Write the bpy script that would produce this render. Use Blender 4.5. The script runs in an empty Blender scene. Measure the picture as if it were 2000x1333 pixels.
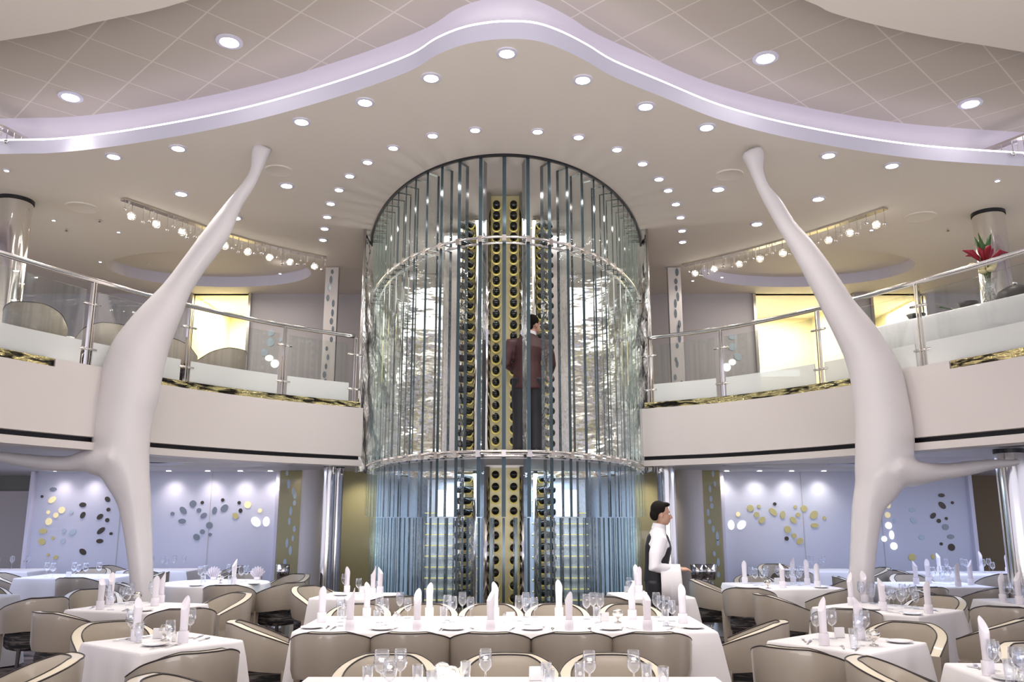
import bpy, bmesh, math, random
from math import sin, cos, pi, radians, sqrt, atan2
from mathutils import Vector, Matrix
random.seed(7)
S = bpy.context.scene
COL = S.collection
# ------------------------------------------------------------------ camera
F = 1660.0; PITCH = radians(11.7); EYE = 1.6
cd = bpy.data.cameras.new('camera'); cam = bpy.data.objects.new('camera', cd); COL.objects.link(cam)
cam.location = (0, 0, EYE); cam.rotation_euler = (pi/2+PITCH, 0, 0)
cd.sensor_width = 36; cd.lens = 36*F/2000; cd.clip_start = .05; cd.clip_end = 200
S.camera = cam
def ray(px, py):
    x = px-1000; yc = 666.5-py
    return x, F*cos(PITCH)-yc*sin(PITCH), yc*cos(PITCH)+F*sin(PITCH)
def PZ(px, py, z):
    x, f, u = ray(px, py); k = (z-EYE)/u
    return Vector((x*k, f*k, z))
def PY(px, py, Y):
    x, f, u = ray(px, py); k = Y/f
    return Vector((x*k, Y, EYE+u*k))
# ------------------------------------------------------------------ materials
def mat(name, color=(.8, .8, .8), rough=.5, metal=0, spec=.5, coat=0, emit=None, estr=1, bump=None, alpha=None, sheen=0):
    m = bpy.data.materials.new(name); m.use_nodes = True
    nt = m.node_tree; b = nt.nodes['Principled BSDF']
    b.inputs['Base Color'].default_value = (*color, 1); b.inputs['Roughness'].default_value = rough
    b.inputs['Metallic'].default_value = metal; b.inputs['Specular IOR Level'].default_value = spec
    b.inputs['Coat Weight'].default_value = coat
    if sheen: b.inputs['Sheen Weight'].default_value = sheen
    if emit: b.inputs['Emission Color'].default_value = (*emit, 1); b.inputs['Emission Strength'].default_value = estr
    if bump:
        sc, st, dist = bump
        tc = nt.nodes.new('ShaderNodeTexCoord'); n = nt.nodes.new('ShaderNodeTexNoise'); bp = nt.nodes.new('ShaderNodeBump')
        mp = nt.nodes.new('ShaderNodeMapping')
        if isinstance(sc, tuple): mp.inputs['Scale'].default_value = sc
        else: mp.inputs['Scale'].default_value = (sc,)*3
        nt.links.new(tc.outputs['Object'], mp.inputs[0]); nt.links.new(mp.outputs[0], n.inputs['Vector'])
        n.inputs['Scale'].default_value = 1; n.inputs['Detail'].default_value = 2
        nt.links.new(n.outputs['Fac'], bp.inputs['Height']); bp.inputs['Strength'].default_value = st; bp.inputs['Distance'].default_value = dist
        nt.links.new(bp.outputs[0], b.inputs['Normal'])
    return m
def noisecol(m, c1, c2, scale, lo=.4, hi=.6, coord='Object', detail=3, distort=0):
    nt = m.node_tree; b = nt.nodes['Principled BSDF']
    tc = nt.nodes.new('ShaderNodeTexCoord'); mp = nt.nodes.new('ShaderNodeMapping'); n = nt.nodes.new('ShaderNodeTexNoise'); r = nt.nodes.new('ShaderNodeValToRGB')
    mp.inputs['Scale'].default_value = scale
    nt.links.new(tc.outputs[coord], mp.inputs[0]); nt.links.new(mp.outputs[0], n.inputs['Vector'])
    n.inputs['Scale'].default_value = 1; n.inputs['Detail'].default_value = detail; n.inputs['Distortion'].default_value = distort
    r.color_ramp.elements[0].position = lo; r.color_ramp.elements[1].position = hi
    r.color_ramp.elements[0].color = (*c1, 1); r.color_ramp.elements[1].color = (*c2, 1)
    nt.links.new(n.outputs['Fac'], r.inputs[0]); nt.links.new(r.outputs[0], b.inputs['Base Color'])
    return m
def glassmat(name, tint, refl, base=.08, rough=.02, frost=0, frostcol=(.8, .85, .85), bump=None):
    m = bpy.data.materials.new(name); m.use_nodes = True; nt = m.node_tree; nt.nodes.clear()
    out = nt.nodes.new('ShaderNodeOutputMaterial'); mix = nt.nodes.new('ShaderNodeMixShader')
    tr = nt.nodes.new('ShaderNodeBsdfTransparent'); gl = nt.nodes.new('ShaderNodeBsdfGlossy')
    lw = nt.nodes.new('ShaderNodeLayerWeight'); mr = nt.nodes.new('ShaderNodeMapRange')
    tr.inputs[0].default_value = (*tint, 1); gl.inputs['Color'].default_value = (1, 1, 1, 1); gl.inputs['Roughness'].default_value = rough
    lw.inputs['Blend'].default_value = .5
    mr.inputs['To Min'].default_value = base; mr.inputs['To Max'].default_value = refl
    pw = nt.nodes.new('ShaderNodeMath'); pw.operation = 'POWER'; pw.inputs[1].default_value = 2.0
    nt.links.new(lw.outputs['Facing'], pw.inputs[0]); nt.links.new(pw.outputs[0], mr.inputs['Value'])
    nt.links.new(mr.outputs[0], mix.inputs[0]); nt.links.new(tr.outputs[0], mix.inputs[1]); nt.links.new(gl.outputs[0], mix.inputs[2])
    if bump:
        tc = nt.nodes.new('ShaderNodeTexCoord'); n = nt.nodes.new('ShaderNodeTexNoise'); bp = nt.nodes.new('ShaderNodeBump')
        n.inputs['Scale'].default_value = bump[0]; nt.links.new(tc.outputs['Object'], n.inputs['Vector'])
        nt.links.new(n.outputs['Fac'], bp.inputs['Height']); bp.inputs['Strength'].default_value = bump[1]; bp.inputs['Distance'].default_value = .02
        nt.links.new(bp.outputs[0], gl.inputs['Normal'])
    last = mix
    if frost:
        df = nt.nodes.new('ShaderNodeBsdfDiffuse'); df.inputs[0].default_value = (*frostcol, 1)
        m2 = nt.nodes.new('ShaderNodeMixShader'); m2.inputs[0].default_value = frost
        nt.links.new(mix.outputs[0], m2.inputs[1]); nt.links.new(df.outputs[0], m2.inputs[2]); last = m2
    nt.links.new(last.outputs[0], out.inputs[0])
    return m
MT = dict(
    ceil=mat('ceiling_paint', (.81, .75, .675), .7, bump=(3, .08, .01)),
    lip=mat('lip_glow_tint', (.74, .73, .86), .5),  # cove glow put into the base colour as a lavender tint
    cove=mat('cove_paint', (.74, .70, .74), .7),
    wall=mat('wall_panel', (.66, .68, .80), .5),
    upwall=mat('upper_wall', (.56, .53, .54), .6),
    fascia=mat('fascia_paint', (.69, .645, .625), .45, bump=(5, .05, .01)),
    bone=mat('cast_white', (.71, .68, .69), .38, coat=.15),
    gold=mat('olive_gold_wall', (.40, .355, .17), .3, coat=.3),
    black=mat('black', (.012, .012, .016), .4),
    chrome=mat('chrome', (.80, .78, .76), .12, metal=1),
    steel=mat('brushed_steel', (.66, .62, .58), .25, metal=1),
    slab=mat('lower_ceiling', (.70, .69, .72), .6),
    mirror=mat('mirror', (.75, .75, .78), .04, metal=1),
    leather=mat('pearl_leather', (.44, .385, .32), .30, coat=.4, bump=(60, .05, .002)),
    rim=mat('cream_leather', (.70, .63, .50), .4, coat=.15),
    inner=mat('inner_leather', (.58, .51, .41), .4, coat=.15),
    piping=mat('dark_piping', (.03, .022, .02), .4),
    wood=mat('dark_wood', (.025, .016, .012), .3),
    cloth=mat('white_linen', (.86, .84, .86), .8, bump=(9, .12, .01)),
    napkin=mat('napkin_linen', (.88, .84, .90), .8, bump=(40, .15, .004)),
    china=mat('white_china', (.86, .85, .86), .15),
    silver=mat('silver', (.80, .77, .72), .12, metal=1),
    bottle=mat('bottle_glass', (.006, .008, .006), .08, spec=.4, coat=.15),
    label_=mat('bottle_label', (.7, .6, .25), .5),
    skin=mat('skin', (.52, .31, .22), .5),
    hair=mat('hair', (.010, .008, .007), .8, spec=.15),
    shirt=mat('white_shirt', (.82, .81, .86), .75, bump=(14, .25, .02)),
    vest=mat('black_vest', (.009, .009, .014), .6),
    maroon=mat('maroon_jacket', (.05, .014, .016), .6, bump=(12, .2, .02)),
    leaf=mat('leaf', (.05, .13, .03), .5),
    red=mat('red_petal', (.30, .01, .03), .5),
    cream=mat('cream_petal', (.75, .68, .40), .6),
    lens=mat('lamp_lens', (1, 1, 1), .3, emit=(1, .93, .88), estr=28),
    lens2=mat('small_lamp_lens', (1, 1, 1), .3, emit=(1, .94, .90), estr=110),
    halo=mat('bulb', (1, 1, 1), .3, emit=(1, .93, .85), estr=14),
    led=mat('cove_led', (1, 1, 1), .3, emit=(.86, .80, 1.0), estr=3.0),
    goldlit=mat('gold_glow', (.6, .5, .12), .3, metal=.3, emit=(.95, .78, .25), estr=.16),  # gold glow put into the emission of the cradles and shelves
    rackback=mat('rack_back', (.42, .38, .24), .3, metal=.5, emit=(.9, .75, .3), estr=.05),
    blueback=mat('blue_lit_tint', (.50, .55, .64), .25, metal=.5),  # cool light inside the lower tower put into the base colour
    niche=mat('niche_wall', (.78, .72, .50), .6),
    glow=mat('lit_panel', (1, 1, 1), .5, emit=(1, .97, .9), estr=2.5),
    screen=mat('lit_window', (1, 1, 1), .5, emit=(.85, .92, 1), estr=.9),
)
MT['carpet'] = noisecol(mat('carpet', (.2, .15, .12), .95), (.028, .02, .02), (.24, .18, .14), (1.2, 6, 1), .42, .62, detail=5, distort=2)
MT['fabric'] = noisecol(mat('streaked_fabric', (.1, .1, .1), .7), (.012, .011, .014), (.22, .19, .17), (4, 4, 42), .5, .72, detail=4, distort=1.2)
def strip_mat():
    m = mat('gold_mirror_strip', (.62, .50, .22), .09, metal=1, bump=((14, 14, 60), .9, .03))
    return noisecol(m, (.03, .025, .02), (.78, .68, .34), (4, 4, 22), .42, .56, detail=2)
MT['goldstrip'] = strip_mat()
MT['wavy'] = mat('hammered_steel', (.88, .86, .84), .11, metal=1, bump=((3, 3, 6.5), .4, .07))
MT['fin'] = glassmat('clear_plate_glass', (.972, .987, .982), .75, .025, .02, bump=(7, .3))
MT['edge'] = mat('glass_edge', (.055, .085, .10), .12, metal=.4)
MT['edge2'] = mat('glass_edge_dark', (.03, .055, .07), .12, spec=.8)
MT['panel'] = glassmat('balustrade_glass', (.95, .97, .96), .5, .05)
MT['frost'] = glassmat('frosted_glass', (.9, .95, .94), .3, .05, .2, frost=.75, frostcol=(.84, .86, .84))
MT['stem'] = glassmat('drinking_glass', (.97, .98, 1.0), .9, .06, .04)
MT['crystal'] = glassmat('crystal', (.9, .9, .88), 1.0, .25, .03, bump=(40, .8))
def tile_mat():
    m = mat('tile_ceiling', (.56, .525, .48), .75); nt = m.node_tree; b = nt.nodes['Principled BSDF']
    tc = nt.nodes.new('ShaderNodeTexCoord'); mp = nt.nodes.new('ShaderNodeMapping'); br = nt.nodes.new('ShaderNodeTexBrick')
    mp.inputs['Rotation'].default_value = (0, 0, radians(-45)); mp.inputs['Location'].default_value = (.05, .36, 0)
    br.offset = 0; br.inputs['Scale'].default_value = 1; br.inputs['Brick Width'].default_value = .645; br.inputs['Row Height'].default_value = .645
    br.inputs['Mortar Size'].default_value = .009; br.inputs['Mortar Smooth'].default_value = .2
    br.inputs['Color1'].default_value = (.56, .505, .43, 1); br.inputs['Color2'].default_value = (.575, .52, .445, 1); br.inputs['Mortar'].default_value = (.74, .68, .60, 1)
    nt.links.new(tc.outputs['Object'], mp.inputs[0]); nt.links.new(mp.outputs[0], br.inputs['Vector']); nt.links.new(br.outputs['Color'], b.inputs['Base Color'])
    return m
MT['tile'] = tile_mat()
# ------------------------------------------------------------------ mesh builder
class MB:
    def __init__(s): s.v = []; s.f = []; s.m = []; s.mi = 0
    def box(s, c, d, rz=0, taper=1):
        b = len(s.v); cx, cy, cz = c; dx, dy, dz = d[0]/2, d[1]/2, d[2]/2
        for z in (-1, 1):
            t = taper if z > 0 else 1
            for x, y in ((-1, -1), (1, -1), (1, 1), (-1, 1)):
                X, Y = x*dx*t, y*dy*t
                s.v.append((cx+X*cos(rz)-Y*sin(rz), cy+X*sin(rz)+Y*cos(rz), cz+z*dz))
        for f in ((0, 3, 2, 1), (4, 5, 6, 7), (0, 1, 5, 4), (1, 2, 6, 5), (2, 3, 7, 6), (3, 0, 4, 7)): s.face([b+i for i in f])
        return s
    def face(s, f): s.f.append(tuple(f)); s.m.append(s.mi)
    def lathe(s, prof, c=(0, 0, 0), n=20, close=False):
        b = len(s.v); k = len(prof)
        for i in range(n):
            a = 2*pi*i/n
            for r, z in prof: s.v.append((c[0]+r*cos(a), c[1]+r*sin(a), c[2]+z))
        for i in range(n):
            j = (i+1) % n
            for q in range(k-1): s.face((b+i*k+q, b+j*k+q, b+j*k+q+1, b+i*k+q+1))
        if close:
            s.face([b+i*k for i in range(n)][::-1]); s.face([b+i*k+k-1 for i in range(n)])
        return s
    def tube(s, pts, rad, n=12, cap=True, up=(0, 0, 1), flat=None):
        """rad: list of r or (ra, rb); ra along side axis, rb along up-ish axis"""
        pts = [Vector(p) for p in pts]; b = len(s.v); k = len(pts)
        if not isinstance(rad, (list, tuple)): rad = [rad]*k
        prev = None
        for i, p in enumerate(pts):
            t = (pts[min(i+1, k-1)]-pts[max(i-1, 0)]).normalized()
            if prev is None:
                u = Vector(up); 
                if abs(u.dot(t)) > .95: u = Vector((0, 1, 0)) if abs(t.y) < .9 else Vector((1, 0, 0))
            else: u = prev
            u = (u-t*u.dot(t)).normalized(); prev = u; w = t.cross(u)
            r = rad[i]; ra, rb = (r, r) if not isinstance(r, (list, tuple)) else r
            for j in range(n):
                a = 2*pi*j/n; s.v.append(tuple(p+w*(ra*cos(a))+u*(rb*sin(a))))
        for i in range(k-1):
            for j in range(n):
                j2 = (j+1) % n; s.face((b+i*n+j, b+i*n+j2, b+(i+1)*n+j2, b+(i+1)*n+j))
        if cap: s.face([b+j for j in range(n)][::-1]); s.face([b+(k-1)*n+j for j in range(n)])
        return s
    def ball(s, c, r, n=12, m=8, rot=None):
        b = len(s.v); r = (r, r, r) if not isinstance(r, (list, tuple)) else r
        def put(v):
            v = Vector((v[0]*r[0], v[1]*r[1], v[2]*r[2]))
            if rot is not None: v = rot @ v
            s.v.append((c[0]+v.x, c[1]+v.y, c[2]+v.z))
        put((0, 0, -1))
        for i in range(1, m):
            t = -pi/2+pi*i/m
            for j in range(n): put((cos(t)*cos(2*pi*j/n), cos(t)*sin(2*pi*j/n), sin(t)))
        put((0, 0, 1)); top = len(s.v)-1
        for j in range(n):
            j2 = (j+1) % n; s.face((b, b+1+j2, b+1+j)); s.face((top, b+1+(m-2)*n+j, b+1+(m-2)*n+j2))
        for i in range(m-2):
            for j in range(n):
                j2 = (j+1) % n; o = b+1+i*n; s.face((o+j, o+j2, o+n+j2, o+n+j))
        return s
    def wall(s, pts, z0, z1, closed=False):
        b = len(s.v); k = len(pts)
        for p in pts: s.v.append((p[0], p[1], z0)); s.v.append((p[0], p[1], z1))
        for i in range(k if closed else k-1):
            j = (i+1) % k; s.face((b+2*i, b+2*j, b+2*j+1, b+2*i+1))
        return s
    def strip(s, A, B):
        b = len(s.v); k = len(A)
        for p, q in zip(A, B): s.v.append(tuple(p)); s.v.append(tuple(q))
        for i in range(k-1): s.face((b+2*i, b+2*i+2, b+2*i+3, b+2*i+1))
        return s
    def prof_sweep(s, path, prof, closed_prof=True):
        """path: plan points (x,y); prof: (offset outward along left normal, z)"""
        k = len(path); n = len(prof); b = len(s.v); N = normals(path)
        for p, nn in zip(path, N):
            for o, z in prof: s.v.append((p[0]+nn[0]*o, p[1]+nn[1]*o, z))
        for i in range(k-1):
            for j in range(n if closed_prof else n-1):
                j2 = (j+1) % n; s.face((b+i*n+j, b+(i+1)*n+j, b+(i+1)*n+j2, b+i*n+j2))
        if closed_prof: s.face([b+j for j in range(n)]); s.face([b+(k-1)*n+j for j in range(n)][::-1])
        return s
    def build(s, name, m, parent=None, smooth=False, bevel=0, sub=0, loc=None, rz=0, remesh=0, smooth_it=0, auto=None):
        me = bpy.data.meshes.new(name); me.from_pydata(s.v, [], s.f)
        ms = m if isinstance(m, (list, tuple)) else [m]
        for x in ms: me.materials.append(MT[x])
        if len(ms) > 1: me.polygons.foreach_set('material_index', s.m)
        bm = bmesh.new(); bm.from_mesh(me); bmesh.ops.recalc_face_normals(bm, faces=bm.faces); bm.to_mesh(me); bm.free()
        o = bpy.data.objects.new(name, me); COL.objects.link(o)
        if bevel:
            md = o.modifiers.new('b', 'BEVEL'); md.width = bevel; md.segments = 2; md.limit_method = 'ANGLE'
        if remesh:
            md = o.modifiers.new('r', 'REMESH'); md.mode = 'VOXEL'; md.voxel_size = remesh; md.use_smooth_shade = True
            if smooth_it: md = o.modifiers.new('s', 'SMOOTH'); md.iterations = smooth_it; md.factor = .5
        if sub: md = o.modifiers.new('u', 'SUBSURF'); md.levels = md.render_levels = sub
        if bevel or remesh or sub:      # bake the modifiers into the mesh
            dg = bpy.context.evaluated_depsgraph_get(); me2 = bpy.data.meshes.new_from_object(o.evaluated_get(dg)); o.modifiers.clear(); o.data = me2; me = me2
        if smooth: me.polygons.foreach_set('use_smooth', [True]*len(me.polygons))
        if auto is not None: me.polygons.foreach_set('use_smooth', [True]*len(me.polygons)); me.set_sharp_from_angle(angle=radians(auto))
        if parent is not None: o.parent = parent
        if loc is not None: o.location = loc
        o.rotation_euler.z = rz
        return o
def normals(path):
    out = []; k = len(path)
    for i in range(k):
        a = path[max(i-1, 0)]; c = path[min(i+1, k-1)]; dx, dy = c[0]-a[0], c[1]-a[1]; L = sqrt(dx*dx+dy*dy) or 1
        out.append((-dy/L, dx/L))
    return out
def catmull(P, n=8):
    P = [Vector(p) for p in P]; out = []
    for i in range(len(P)-1):
        p0 = P[max(i-1, 0)]; p1 = P[i]; p2 = P[i+1]; p3 = P[min(i+2, len(P)-1)]
        for j in range(n):
            t = j/n; out.append(.5*((2*p1)+(p2-p0)*t+(2*p0-5*p1+4*p2-p3)*t*t+(3*p1-p0-3*p2+p3)*t**3))
    out.append(P[-1]); return out
def tag(o, label=None, cat=None, group=None, kind=None):
    if label: o['label'] = label
    if cat: o['category'] = cat
    if group: o['group'] = group
    if kind: o['kind'] = kind
    return o
def empty(name, loc=(0, 0, 0), rz=0, label=None, cat=None, group=None):
    o = bpy.data.objects.new(name, None); COL.objects.link(o); o.location = loc; o.rotation_euler.z = rz; o.empty_display_size = .1
    return tag(o, label, cat, group)
KIDS = {}
def kids(o): return [c for c in bpy.data.objects if c.parent == o]
def copy_tree(o, parent=None):
    c = o.copy(); COL.objects.link(c); c.parent = parent
    if o.name not in KIDS: KIDS[o.name] = [k for k in o.children]
    for k in KIDS[o.name]: copy_tree(k, c)
    return c
class Proto:
    """first placement uses the source itself, the others copies"""
    def __init__(s, o): s.o = o; s.used = False
    def put(s, loc, rz=0, label=None, group=None, scale=None):
        if not s.used:
            copy_tree_register(s.o); s.used = True; c = s.o
        else: c = copy_tree(s.o)
        c.location = loc; c.rotation_euler.z = rz
        for k in ('label', 'group'):
            if k in c.keys(): del c[k]
        if label: c['label'] = label
        if group: c['group'] = group
        if scale: c.scale = scale if isinstance(scale, tuple) else (scale,)*3
        return c
def copy_tree_register(o):
    KIDS[o.name] = [k for k in o.children]
    for k in KIDS[o.name]: copy_tree_register(k)
def struct(o): o['kind'] = 'structure'; return o
ORD = ['first', 'second', 'third', 'fourth', 'fifth', 'sixth', 'seventh', 'eighth', 'ninth', 'tenth', 'eleventh', 'twelfth', 'thirteenth', 'fourteenth', 'fifteenth', 'sixteenth', 'seventeenth', 'eighteenth', 'nineteenth', 'twentieth']
def ordn(i):
    if i < 20: return ORD[i]
    t, u = divmod(i+1, 10); return {2: 'twenty', 3: 'thirty', 4: 'forty', 5: 'fifty'}[t]+('-'+ORD[u-1] if u else 'th') if u else {3: 'thirtieth', 4: 'fortieth'}.get(t, 'last')
ZC = 5.85      # main ceiling
ZT = 6.42      # tiled ceiling
def ellipse(cx, cy, a, b, n=40, rot=0): return [(cx+a*cos(2*pi*i/n)*cos(rot)-b*sin(2*pi*i/n)*sin(rot), cy+a*cos(2*pi*i/n)*sin(rot)+b*sin(2*pi*i/n)*cos(rot)) for i in range(n)]
def slab_mesh(name, loops, z, m, kind='structure', thick=0):
    bm = bmesh.new(); es = []
    for L in loops:
        vs = [bm.verts.new((p[0], p[1], z)) for p in L]
        for i in range(len(vs)): es.append(bm.edges.new((vs[i], vs[(i+1) % len(vs)])))
    bmesh.ops.triangle_fill(bm, use_beauty=True, use_dissolve=False, edges=es)
    if thick:
        r = bmesh.ops.extrude_face_region(bm, geom=bm.faces[:]); vv = [g for g in r['geom'] if isinstance(g, bmesh.types.BMVert)]
        bmesh.ops.translate(bm, verts=vv, vec=(0, 0, thick))
    bmesh.ops.recalc_face_normals(bm, faces=bm.faces)
    me = bpy.data.meshes.new(name); bm.to_mesh(me); bm.free(); me.materials.append(MT[m])
    o = bpy.data.objects.new(name, me); COL.objects.link(o)
    if kind: o['kind'] = kind
    return o
#PART2
# ------------------------------------------------------------------ ceilings
lip_px = [(0,301),(100,299),(200,289),(300,274),(400,256),(500,234),(600,207),(700,176),(800,139),(850,109),(900,89),(950,79),(1000,76),(1050,80),(1100,97),(1150,122),(1200,151),(1300,192),(1400,232),(1500,260),(1600,281),(1700,298),(1800,311),(1900,319),(2000,325)]
lip = [PZ(x, y, ZC).to_2d() for x, y in lip_px]
d0 = (lip[0]-lip[1]).normalized(); d1 = (lip[-1]-lip[-2]).normalized()
lip = [lip[0]+d0*8, lip[0]+d0*3]+lip+[lip[-1]+d1*3, lip[-1]+d1*8]
lip = [p for p in catmull([(p.x, p.y, 0) for p in lip], 4)]
lip = [(p.x, p.y) for p in lip]
oval_r = ellipse(5.15, 14.35, 1.85, 1.15, 44); oval_l = ellipse(-5.3, 14.4, 1.75, 1.1, 44)
ceil_loops = [lip+[(14.5, 16.6), (-14.5, 16.6)], oval_r, oval_l]
slab_mesh('ceiling', ceil_loops, ZC, 'ceil')
for k, ov in enumerate((oval_l, oval_r)):
    m = MB(); m.wall(ov, ZC, ZC+.2, True); struct(m.build('trim_oval_recess', 'lip'))
    slab_mesh('ceiling_recess', [ov], ZC+.2, 'ceil')
near_px = [(0,80),(190,43),(370,0)]
nl = [PZ(x, y, ZC).to_2d() for x, y in near_px]
nr = [PZ(x, y, ZC).to_2d() for x, y in [(1570,0),(1625,25),(1725,52),(1850,78),(2000,102)]]
near = [(-14.5, nl[0].y+1.9), (-9, nl[0].y+1.0)]+[tuple(p) for p in nl]+[(-1.6, 5.75), (-.3, 5.4), (1.1, 5.75)]+[tuple(p) for p in nr]+[(9, nr[-1].y+1.2), (14.5, nr[-1].y+2.2)]
near = [(p.x, p.y) for p in catmull([(*p, 0) for p in near], 4)]
slab_mesh('ceiling', [near+[(14.5, -6), (-14.5, -6)]], ZC, 'ceil')
m = MB(); m.wall(near, ZC, ZC+.2); struct(m.build('trim_near_edge', 'lip'))
slab_mesh('ceiling', [[(-14.5, 3), (14.5, 3), (14.5, 13.5), (-14.5, 13.5)]], ZT, 'tile')
# cove lip: fascia, LED line on top, trough and the coved back wall
m = MB(); m.prof_sweep(lip, [(0, ZC), (0, ZC+.17), (.05, ZC+.17), (.05, ZC+.02), (.42, ZC+.02)], False); struct(m.build('trim_cove_lip', 'lip', auto=40))
m = MB(); m.prof_sweep(lip, [(.004, ZC+.172), (.004, ZC+.192), (.04, ZC+.192), (.04, ZC+.172)]); led = struct(m.build('trim_cove_light', 'led'))
prof = [(.40, ZC+.02), (.40, ZC+.44), (.38, ZC+.50), (.34, ZC+.54), (.28, ZC+.562), (.20, ZC+.572)]
m = MB(); m.prof_sweep(lip, prof, False); struct(m.build('trim_cove_back', 'cove', smooth=True))
m = MB(); m.prof_sweep(near, [(-.03, ZC+.03), (-.03, ZC+.07), (-.08, ZC+.07), (-.08, ZC+.03)]); struct(m.build('trim_near_cove_light', 'led'))
# outer walls and floor
slab_mesh('floor', [[(-14.5, -6), (14.5, -6), (14.5, 20), (-14.5, 20)]], 0, 'carpet')
m = MB(); m.box((0, 16.65, 4.15), (29, .1, 3.6)); # replaced by pieces below
# ------------------------------------------------------------------ balcony edge
eR = [(1258,804),(1662,759),(1766,742),(2000,703)]; eL = [(0,700),(198,734),(304,753),(412,769),(700,799)]
ZF = 3.12
L = [Vector((x, y, 0)) for x, y in [(-5.12, 7.65), (-4.83, 8.4), (-4.48, 9.15), (-4.08, 9.9), (-3.6, 10.62), (-2.97, 11.35), (-2.12, 12.06)]]
R = [Vector((x, y, 0)) for x, y in [(1.84, 12.16), (2.8, 11.5), (3.5, 10.7), (4.02, 9.87), (4.45, 9.05), (4.82, 8.3), (5.15, 7.5)]]
def ext(P, first):
    P = list(P)
    if first: d = (P[0]-P[1]).normalized(); P = [P[0]+d*4.5]+P
    else: d = (P[-1]-P[-2]).normalized(); P = P+[P[-1]+d*4.5]
    return P
L = ext(L, True); R = ext(R, False)
edgeL = [(p.x, p.y) for p in catmull([(p.x, p.y, 0) for p in L], 8)]
edgeR = [(p.x, p.y) for p in catmull([(p.x, p.y, 0) for p in R], 8)]
# offsets: left normal of path (dx,dy)->(-dy,dx): for both paths this points away from the camera side
ZL = 2.40
for nm, e in (('left', edgeL), ('right', edgeR)):
    m = MB(); m.prof_sweep(e, [(0, 2.44), (0, ZF), (.30, ZF), (.30, 2.44)]); struct(m.build('balcony_fascia_'+nm, 'fascia', auto=40))
    m = MB(); m.prof_sweep(e, [(.10, 2.37), (.10, 2.45), (.2, 2.45), (.2, 2.37)]); struct(m.build('trim_shadow_gap_'+nm, 'black'))
    m = MB(); m.prof_sweep(e, [(-.02, 2.30), (-.02, 2.38), (.5, 2.44), (.5, 2.40), (.3, 2.30)]); struct(m.build('trim_soffit_lip_'+nm, 'fascia', auto=40))
    back = [(-14.5, 17.2), (-2.2, 17.2)] if nm == 'left' else [(2.2, 17.2), (14.5, 17.2)]
    loop = e+([(-2.2, 17.2), (-14.5, 17.2)] if nm == 'left' else [(14.5, 17.2), (2.2, 17.2)])
    N = normals(e); ei = [(p[0]+n[0]*.3, p[1]+n[1]*.3) for p, n in zip(e, N)]
    loop_i = ei+loop[len(e):]
    struct(slab_mesh('ceiling_lower_'+nm, [loop_i], ZL, 'slab')); struct(slab_mesh('floor_balcony_'+nm, [loop_i], 3.11, 'carpet'))
struct(slab_mesh('ceiling_lower_middle', [[(-2.2, 14.5), (2.2, 14.5), (2.2, 17.2), (-2.2, 17.2)]], ZL, 'slab'))
# shallow rings on the lower ceiling
for cx, cy, a, b, mm in ((-4.6, 12.4, 1.4, .8, 'slab'), (-5.6, 12.0, 1.0, .5, 'lip'), (4.7, 12.6, 1.6, .8, 'slab'), (5.6, 12.2, 1.1, .5, 'lip')):
    m = MB(); o_ = ellipse(cx, cy, a, b, 40); i_ = ellipse(cx, cy, a*.72, b*.72, 40)
    m.strip([(*p, 2.33) for p in o_+o_[:1]], [(*p, 2.33) for p in i_+i_[:1]]); m.wall(o_, 2.33, 2.4, True); m.wall(i_, 2.33, 2.4, True); struct(m.build('trim_ceiling_ring', mm))
def along(e, t):
    """point and heading at plan distance t from the start of e"""
    acc = 0
    for a, c in zip(e, e[1:]):
        d = sqrt((c[0]-a[0])**2+(c[1]-a[1])**2)
        if acc+d >= t: k = (t-acc)/d; return (a[0]+(c[0]-a[0])*k, a[1]+(c[1]-a[1])*k), ((c[0]-a[0])/d, (c[1]-a[1])/d)
        acc += d
    return e[-1], d_last(e)
def d_last(e):
    a, c = e[-2], e[-1]; d = sqrt((c[0]-a[0])**2+(c[1]-a[1])**2); return ((c[0]-a[0])/d, (c[1]-a[1])/d)
def length(e): return sum(sqrt((c[0]-a[0])**2+(c[1]-a[1])**2) for a, c in zip(e, e[1:]))
def nearest_t(e, px):
    """plan distance along e whose fascia top is seen at pixel column px"""
    best = (1e9, 0); T = length(e)
    for i in range(600):
        t = T*i/599; p, _ = along(e, t)
        x = 1000+F*p[0]/(p[1]*cos(PITCH)+(ZF-EYE)*sin(PITCH))
        if abs(x-px) < best[0]: best = (abs(x-px), t)
    return best[1]
def sub_path(e, t0, t1, n=14): return [along(e, t0+(t1-t0)*i/n)[0] for i in range(n+1)]
RAIL = 4.17
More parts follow.
